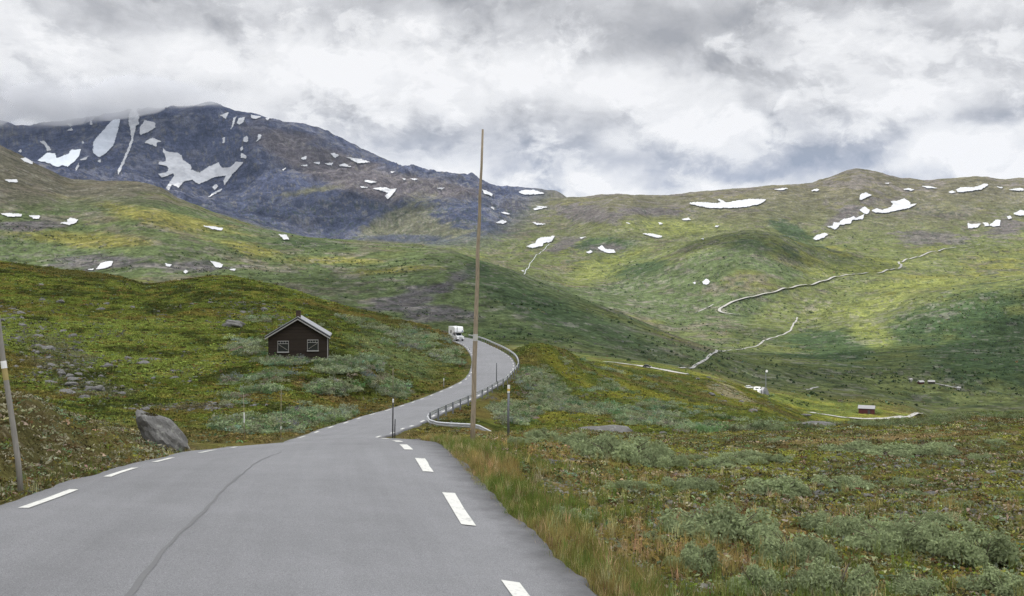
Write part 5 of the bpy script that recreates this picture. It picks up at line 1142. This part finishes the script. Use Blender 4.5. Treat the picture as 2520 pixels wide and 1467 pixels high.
for i in range(16):
    shrub(float(rng.uniform(1650, 2540)), float(rng.uniform(1085, 1330)), float(rng.uniform(50, 95)), .5, 'one of the small willow tufts dotted over the near heath')
# rubble between the boulders
rubV = []
for i in range(4):
    me_ = rock_mesh(50 + i, 1, .8, .6, 1, .2); vv = np.array([v.co[:] for v in me_.vertices]); fq = np.array([list(p.vertices) + [p.vertices[2]] for p in me_.polygons]); rubV.append((vv[fq].reshape(-1, 3), np.repeat(rng.uniform(.75, 1.25, len(fq)), 4))); bpy.data.meshes.remove(me_)
scatter('scree', rubV, RUB, rng.uniform(.5, 1.9, len(RUB)) * np.interp(RUB[:, 1], [600, 3000], [.7, 1.7]), np.tile(np.array([[.115, .112, .118]]), (len(RUB), 1)) * rng.uniform(.5, 1.7, (len(RUB), 1)) / LEAF, M_leaf)
P, _ = pixels(9000, 0, 760, 740, 1015, 45, 200); zz = zone(P, [(110, 850, 150, 65, 28), (170, 940, 180, 46, 14), (480, 1000, 220, 13, -1), (300, 893, 110, 11, -6), (620, 772, 120, 36, 15), (30, 770, 50, 34, 25)])
nz = fbm(P[:, 0], P[:, 1], 5., 3, 231); k = rng.random(len(P)) < .62 * sm(zz + .9 * nz, .1, .8); P = P[k]
scatter('rubble', rubV, P, rng.uniform(.06, .26, len(P)) * np.interp(P[:, 1], [50, 160], [.7, 1.5]), np.tile(np.array([[.15, .147, .14]]), (len(P), 1)) * rng.uniform(.6, 1.5, (len(P), 1)) / LEAF, M_leaf)
P, _ = pixels(1500, 1560, 2540, 1080, 1300, 12, 60); k = fbm(P[:, 0], P[:, 1], 3., 2, 233) > .1; P = P[k]
scatter('rubble', rubV, P, rng.uniform(.03, .09, len(P)), np.tile(np.array([[.26, .25, .22]]), (len(P), 1)) * rng.uniform(.6, 1.3, (len(P), 1)) / LEAF, M_leaf)
P, _ = pixels(4000, 1330, 1760, 1120, 1460, 6, 20, .25); k = rng.random(len(P)) < .8 * BARE(P); P = P[k]
scatter('rubble', rubV, P, rng.uniform(.012, .045, len(P)), np.tile(np.array([[.30, .285, .26]]), (len(P), 1)) * rng.uniform(.6, 1.3, (len(P), 1)) / LEAF, M_leaf)
ne = 2600; se = rng.uniform(3, 44, ne); ke = np.interp(se, RS, np.arange(len(RCn))); of = np.abs(rng.normal(0, .22, ne)) - .03
xy = np.stack([np.interp(ke, kk, RR[:, i]) + np.interp(ke, kk, RNM[:, i]) * (np.interp(ke, kk, MR) + of) for i in (0, 1)], -1)
P = np.column_stack([xy, height(xy[:, 0], xy[:, 1]) + .01])
scatter('edge_grit', rubV, P, rng.uniform(.008, .03, ne), np.tile(np.array([[.17, .16, .145]]), (ne, 1)) * rng.uniform(.5, 1.5, (ne, 1)) / LEAF, M_leaf)
# moss cap on the big boulder
v, s = clump(500, .26, .16, .02, .3, .2); v = v * .75 + np.array([-.27, -.16, .50])
cp = link('moss_cap', raw_mesh('moss_cap', v, np.arange(len(v)).reshape(-1, 4), M_leaf, np.clip(np.array([[.055, .046, .016]]) * s[:, None], .01, .3), smooth=False), bb)
SUN_E, ZEN, HAZE, EXPO, SUMMIT_CLOUD = 4.7, 3.1, 1.0e-5, 0.0, .0040
SHADE_CLOUDS = [(-60, 130, -5, 520, 330, 1650, 1), (-2150, 5450, 800, 1080, 900, 2300, 2), (1040, 1250, 0, 440, 500, 1900, 3), (340, 930, -20, 560, 350, 1900, 4), (720, 2620, 100, 290, 290, 1900, 5), (2200, 2300, 100, 500, 300, 1900, 6), (-700, 4300, 300, 500, 160, 2000, 7)]
# ------------------------------------------------------------------ camera, sky, sun, air
cam = bpy.data.cameras.new('camera'); co = bpy.data.objects.new('camera', cam); COL.objects.link(co)
cam.sensor_width = 36; cam.lens = F0 / 2520 * 36; cam.clip_end = 60000; cam.clip_start = .1
co.location = (0, 0, 0); co.rotation_euler = (R(90), 0, 0); sc.camera = co
SUN_AZ, SUN_EL = R(-105), R(50)            # azimuth from +Y towards +X: the sun stands left, a little behind
sl = bpy.data.lights.new('sun', 'SUN'); sl.energy = SUN_E; sl.angle = R(1.5); sl.color = (1, .95, .86)
so = bpy.data.objects.new('sun', sl); COL.objects.link(so)
sd = Vector((math.sin(SUN_AZ) * math.cos(SUN_EL), math.cos(SUN_AZ) * math.cos(SUN_EL), math.sin(SUN_EL)))
so.rotation_euler = (-sd).to_track_quat('-Z', 'Y').to_euler(); so.location = sd * 50
W = bpy.data.worlds.new('World'); sc.world = W; W.use_nodes = True; nt = W.node_tree; nt.nodes.clear(); N = NT(nt)
dirv = N.n('ShaderNodeTexCoord').outputs['Generated']
sx = N.n('ShaderNodeSeparateXYZ', ins={0: dirv}); dx, dy, dz_ = sx.outputs
el = N.math('ARCSINE', dz_); az = N.math('ARCTAN2', dx, dy)
sky = N.n('ShaderNodeTexSky', sky_type='NISHITA', sun_disc=False, sun_elevation=SUN_EL, sun_rotation=SUN_AZ, altitude=1100., air_density=1.0, dust_density=1.5).outputs[0]
st = N.n('ShaderNodeMapping', ins={0: dirv, 3: (1.0, 1.0, 1.6)}).outputs[0]
wn = N.n('ShaderNodeTexNoise', ins={'Vector': st, 'Scale': 5.0, 'Detail': 5.0, 'Roughness': .55}).outputs['Color']
wv = N.n('ShaderNodeVectorMath', operation='SUBTRACT', ins={0: wn, 1: (.5, .5, .5)}).outputs[0]
stw = N.n('ShaderNodeVectorMath', operation='ADD', ins={0: st, 1: N.n('ShaderNodeVectorMath', operation='SCALE', ins={0: wv, 3: .10}).outputs[0]}).outputs[0]
nA = N.noise(stw, 6.0, 9, .58); nB = N.noise(stw, 2.6, 4, .5)
up = N.n('ShaderNodeVectorMath', operation='ADD', ins={0: stw, 1: (.012, 0, .045)}).outputs[0]
nA2 = N.noise(up, 6.0, 9, .58)
relief = N.math('SUBTRACT', nA, nA2)
uv = N.n('ShaderNodeCombineXYZ', ins={0: az, 1: el}).outputs[0]
w3 = N.n('ShaderNodeVectorMath', operation='MULTIPLY', ins={0: wv, 1: (.30, .16, 0)}).outputs[0]
uvw = N.n('ShaderNodeVectorMath', operation='ADD', ins={0: uv, 1: w3}).outputs[0]
nC = N.noise(stw, 16.0, 7, .6)
bil = N.math('ABSOLUTE', N.math('SUBTRACT', nA, .5))
val = N.math('ADD', N.math('MULTIPLY', N.math('SUBTRACT', nA, .5), .85), N.math('MULTIPLY', N.math('SUBTRACT', nB, .5), .42))
val = N.math('ADD', val, N.math('MULTIPLY', N.math('SUBTRACT', nC, .5), .42))
val = N.math('SUBTRACT', val, N.math('MULTIPLY', bil, .5))
val = N.math('ADD', val, N.math('MULTIPLY', relief, 1.5)); val = N.math('ADD', val, .70)
nP = N.noise(stw, 10.0, 10, .62); nP2 = N.noise(N.n('ShaderNodeVectorMath', operation='ADD', ins={0: stw, 1: (.006, 0, .030)}).outputs[0], 10.0, 10, .62)
mP = N.n('ShaderNodeMapRange', interpolation_type='SMOOTHSTEP', ins={0: nP, 1: .50, 2: .60, 3: 0., 4: 1.}).outputs[0]
mP2 = N.n('ShaderNodeMapRange', interpolation_type='SMOOTHSTEP', ins={0: nP2, 1: .48, 2: .62, 3: 0., 4: 1.}).outputs[0]
val = N.math('ADD', val, N.math('MULTIPLY', N.math('SUBTRACT', mP, N.math('MULTIPLY', mP2, .85)), .31))
def blob(px, py, rx, ry, amt):
    global val
    a = math.atan((px - CX) / F0); e = math.atan(-(py - CY) / F0 * math.cos(a))
    d = N.n('ShaderNodeVectorMath', operation='SUBTRACT', ins={0: uvw, 1: (a, e, 0)}).outputs[0]
    d = N.n('ShaderNodeVectorMath', operation='MULTIPLY', ins={0: d, 1: (F0 / rx, F0 / ry, 0)}).outputs[0]
    q = N.n('ShaderNodeVectorMath', operation='DOT_PRODUCT', ins={0: d, 1: d}).outputs['Value']
    val = N.math('ADD', val, N.math('MULTIPLY', N.math('EXPONENT', N.math('MULTIPLY', q, -1.0)), amt))
for b in [(1180, 30, 760, 95, -.40), (330, 80, 240, 80, -.34), (1780, 50, 520, 85, -.30), (760, 200, 560, 75, .34), (1330, 200, 300, 70, .10), (60, 255, 420, 52, -.52), (230, 175, 260, 32, .16), (40, 60, 90, 60, .18), (1640, 200, 560, 90, .16), (1380, 400, 280, 28, -.26), (1150, 330, 300, 50, -.10),
          (1500, 454, 460, 20, .42), (2200, 395, 420, 26, .24), (2150, 335, 480, 24, -.22), (1690, 365, 260, 30, -.20), (2230, 120, 320, 50, -.24), (2470, 20, 260, 60, .26), (1335, 368, 66, 18, .50), (45, 305, 60, 12, .34), (1700, 165, 70, 22, .20), (2000, 250, 260, 30, -.14), (2380, 260, 200, 60, .14), (800, 340, 240, 50, .06)]:
    blob(*b)
col = N.ramp(val, [(0.0, (.38, .39, .42)), (.25, (.50, .507, .53)), (.5, (.66, .667, .69)), (.72, (.82, .825, .84)), (.92, (.89, .893, .905)), (1.0, (.94, .94, .95))])
colb = N.ramp(val, [(0.0, (.32, .38, .50)), (.25, (.45, .495, .60)), (.5, (.64, .665, .73)), (.72, (.80, .815, .85)), (.92, (.89, .895, .91)), (1.0, (.95, .95, .96))])
lowel = N.n('ShaderNodeMapRange', ins={0: el, 1: R(11), 2: R(6), 3: 0.0, 4: 1.0}).outputs[0]
col = N.mix(lowel, col, colb)
# a strip of open sky low over the valley head
a0 = math.atan((1400 - CX) / F0)
slit = N.n('ShaderNodeVectorMath', operation='SUBTRACT', ins={0: uvw, 1: (a0, math.atan((733 - 474) / F0), 0)}).outputs[0]
slit = N.n('ShaderNodeVectorMath', operation='MULTIPLY', ins={0: slit, 1: (F0 / 75, F0 / 10, 0)}).outputs[0]
slit = N.math('EXPONENT', N.math('MULTIPLY', N.n('ShaderNodeVectorMath', operation='DOT_PRODUCT', ins={0: slit, 1: slit}).outputs['Value'], -1))
open_ = N.math('MULTIPLY', slit, .9)
# thick cloud overhead lets more light through than the bank along the horizon
zen = N.n('ShaderNodeMapRange', interpolation_type='SMOOTHSTEP', ins={0: el, 1: R(19), 2: R(48), 3: 1.0, 4: ZEN}).outputs[0]
cl = N.n('ShaderNodeVectorMath', operation='SCALE', ins={0: col, 3: N.math('MULTIPLY', zen, 10.0)}).outputs[0]
skc = N.n('ShaderNodeVectorMath', operation='SCALE', ins={0: sky, 3: 1.0}).outputs[0]
mixs = N.mix(open_, cl, skc)
gnd = N.n('ShaderNodeMapRange', ins={0: dz_, 1: -.06, 2: -.01, 3: 1.0, 4: 0.0}).outputs[0]
fin = N.mix(gnd, mixs, c4((.9, 1.0, .6)))
bg = N.n('ShaderNodeBackground', ins={0: fin, 1: .1}); ow = nt.nodes.new('ShaderNodeOutputWorld'); nt.links.new(bg.outputs[0], ow.inputs[0])
# unseen clouds added above the frame, each placed to shade chosen land
mc, Nc, oc = newmat('shade_cloud')
xc = Nc.n('ShaderNodeMixShader', ins={0: .5, 1: Nc.n('ShaderNodeBsdfDiffuse', ins={'Color': g4(.9)}).outputs[0], 2: Nc.n('ShaderNodeBsdfTranslucent', ins={'Color': g4(.9)}).outputs[0]})
Nc.nt.links.new(xc.outputs[0], oc.inputs[0])
def shade_cloud(tx, ty, tz, rx, ry, h, seed):
    import bmesh
    bm = bmesh.new(); bmesh.ops.create_icosphere(bm, subdivisions=5, radius=1)
    co_ = np.array([v.co[:] for v in bm.verts], np.float32); a = np.arctan2(co_[:, 1], co_[:, 0]) 
    n_ = fbm(co_[:, 0] * 2 + seed * 7.7 + co_[:, 2], co_[:, 1] * 2 - seed * 3.1, .9, 5, 300 + seed)
    co_ *= (1 + .45 * n_)[:, None]; co_ *= np.array([rx, ry, min(rx, ry) * .22])
    me = bpy.data.meshes.new('shade_cloud')
    for v, c_ in zip(bm.verts, co_): v.co = Vector(map(float, c_))
    for f in bm.faces: f.smooth = True
    bm.to_mesh(me); bm.free(); me.materials.append(mc)
    o = link('shade_cloud', me); p = Vector((tx, ty, tz)) + sd * (h / math.sin(SUN_EL)); o.location = p; o['kind'] = 'structure'
for c_ in SHADE_CLOUDS: shade_cloud(*c_)
# clouds wrapped round the high summit, built as one thin volume
mm, Nm, om = newmat('summit_cloud_volume')
Nm.nt.links.new(Nm.n('ShaderNodeVolumePrincipled', ins={'Color': c4((.97, .975, .99)), 'Density': SUMMIT_CLOUD, 'Anisotropy': .2}).outputs[0], om.inputs['Volume'])
TOP = float(Z.max()) + 30
mx = np.arange(-440, 640, 7.); my = np.arange(120, 336, 3.5); MX, MY = np.meshgrid(mx, my)
base = np.interp(MX, [-440, 0, 90, 150, 250, 320, 400, 480, 540, 600], [335, 322, 326, 318, 301, 289, 276, 269, 268, 266]) + 7 * fbm(MX, MY, 90., 3, 401)
topy = np.interp(MX, [-440, 0, 300, 450, 560, 640], [120, 150, 165, 188, 222, 258]) + 26 * fbm(MX, MY, 130., 4, 403)
hv_ = base - MY; sp_ = np.maximum(base - topy, 12)
dd = sm(hv_, 0, 42) * sm(hv_ / sp_, 1.0, .25) * sm(MX, 630, 470) * sm(MX, -440, -380) * (.75 + .8 * fbm(MX, MY, 70., 4, 405)).clip(.15, 2)
dd = dd * (1 - .85 * np.exp(-(((MX - 45) / 42) ** 2 + ((MY - 306) / 14) ** 2)))
dd[0] = dd[-1] = 0; dd[:, 0] = dd[:, -1] = 0; dd = dd * 380 + .02
Y0 = 5430.
def side(sg):
    Yc_ = Y0 + sg * dd; return np.stack([(MX - CX) / F0 * Y0, Yc_, -(MY - CY) / F0 * Y0], -1).reshape(-1, 3)
nx_, ny_ = len(mx), len(my); i = np.arange(ny_ - 1)[:, None] * nx_ + np.arange(nx_ - 1)[None]
fq = np.stack([i, i + nx_, i + nx_ + 1, i + 1], -1).reshape(-1, 4); n0 = nx_ * ny_
ring = np.concatenate([np.arange(nx_), np.arange(1, ny_) * nx_ + nx_ - 1, (ny_ - 1) * nx_ + np.arange(nx_ - 2, -1, -1), np.arange(ny_ - 2, 0, -1) * nx_]); rn = np.roll(ring, -1)
V = np.vstack([side(-1), side(1)]); me = raw_mesh('summit_cloud', V, np.vstack([fq, fq[:, ::-1] + n0, np.stack([ring, rn, rn + n0, ring + n0], -1)]), mm, smooth=False)
TOP = max(TOP, float(V[:, 2].max()) + 30)
if SUMMIT_CLOUD: link('summit_cloud', me)['kind'] = 'stuff'
if HAZE:
    hb = MB().box(-9700, 9700, -9700, 9700, float(Z.min()) - 40, TOP)
    m, N2, o = newmat('clear_air')
    pv = N2.n('ShaderNodeVolumePrincipled', ins={'Color': c4((.52, .68, 1.0)), 'Density': HAZE, 'Anisotropy': .0})
    N2.nt.links.new(pv.outputs[0], o.inputs['Volume'])
    ho = hb.build('haze', m); ho['kind'] = 'stuff'
sc.view_settings.view_transform = 'Standard'; sc.view_settings.look = 'None'; sc.view_settings.exposure = EXPO; sc.view_settings.gamma = 1
cy = sc.cycles
cy.max_bounces = 4; cy.diffuse_bounces = 2; cy.glossy_bounces = 2; cy.transmission_bounces = 4; cy.transparent_max_bounces = 6; cy.volume_bounces = 1
cy.use_denoising = True; cy.denoiser = 'OPENIMAGEDENOISE'; cy.denoising_input_passes = 'RGB_ALBEDO_NORMAL'; cy.denoising_prefilter = 'NONE'; cy.sample_clamp_indirect = 4
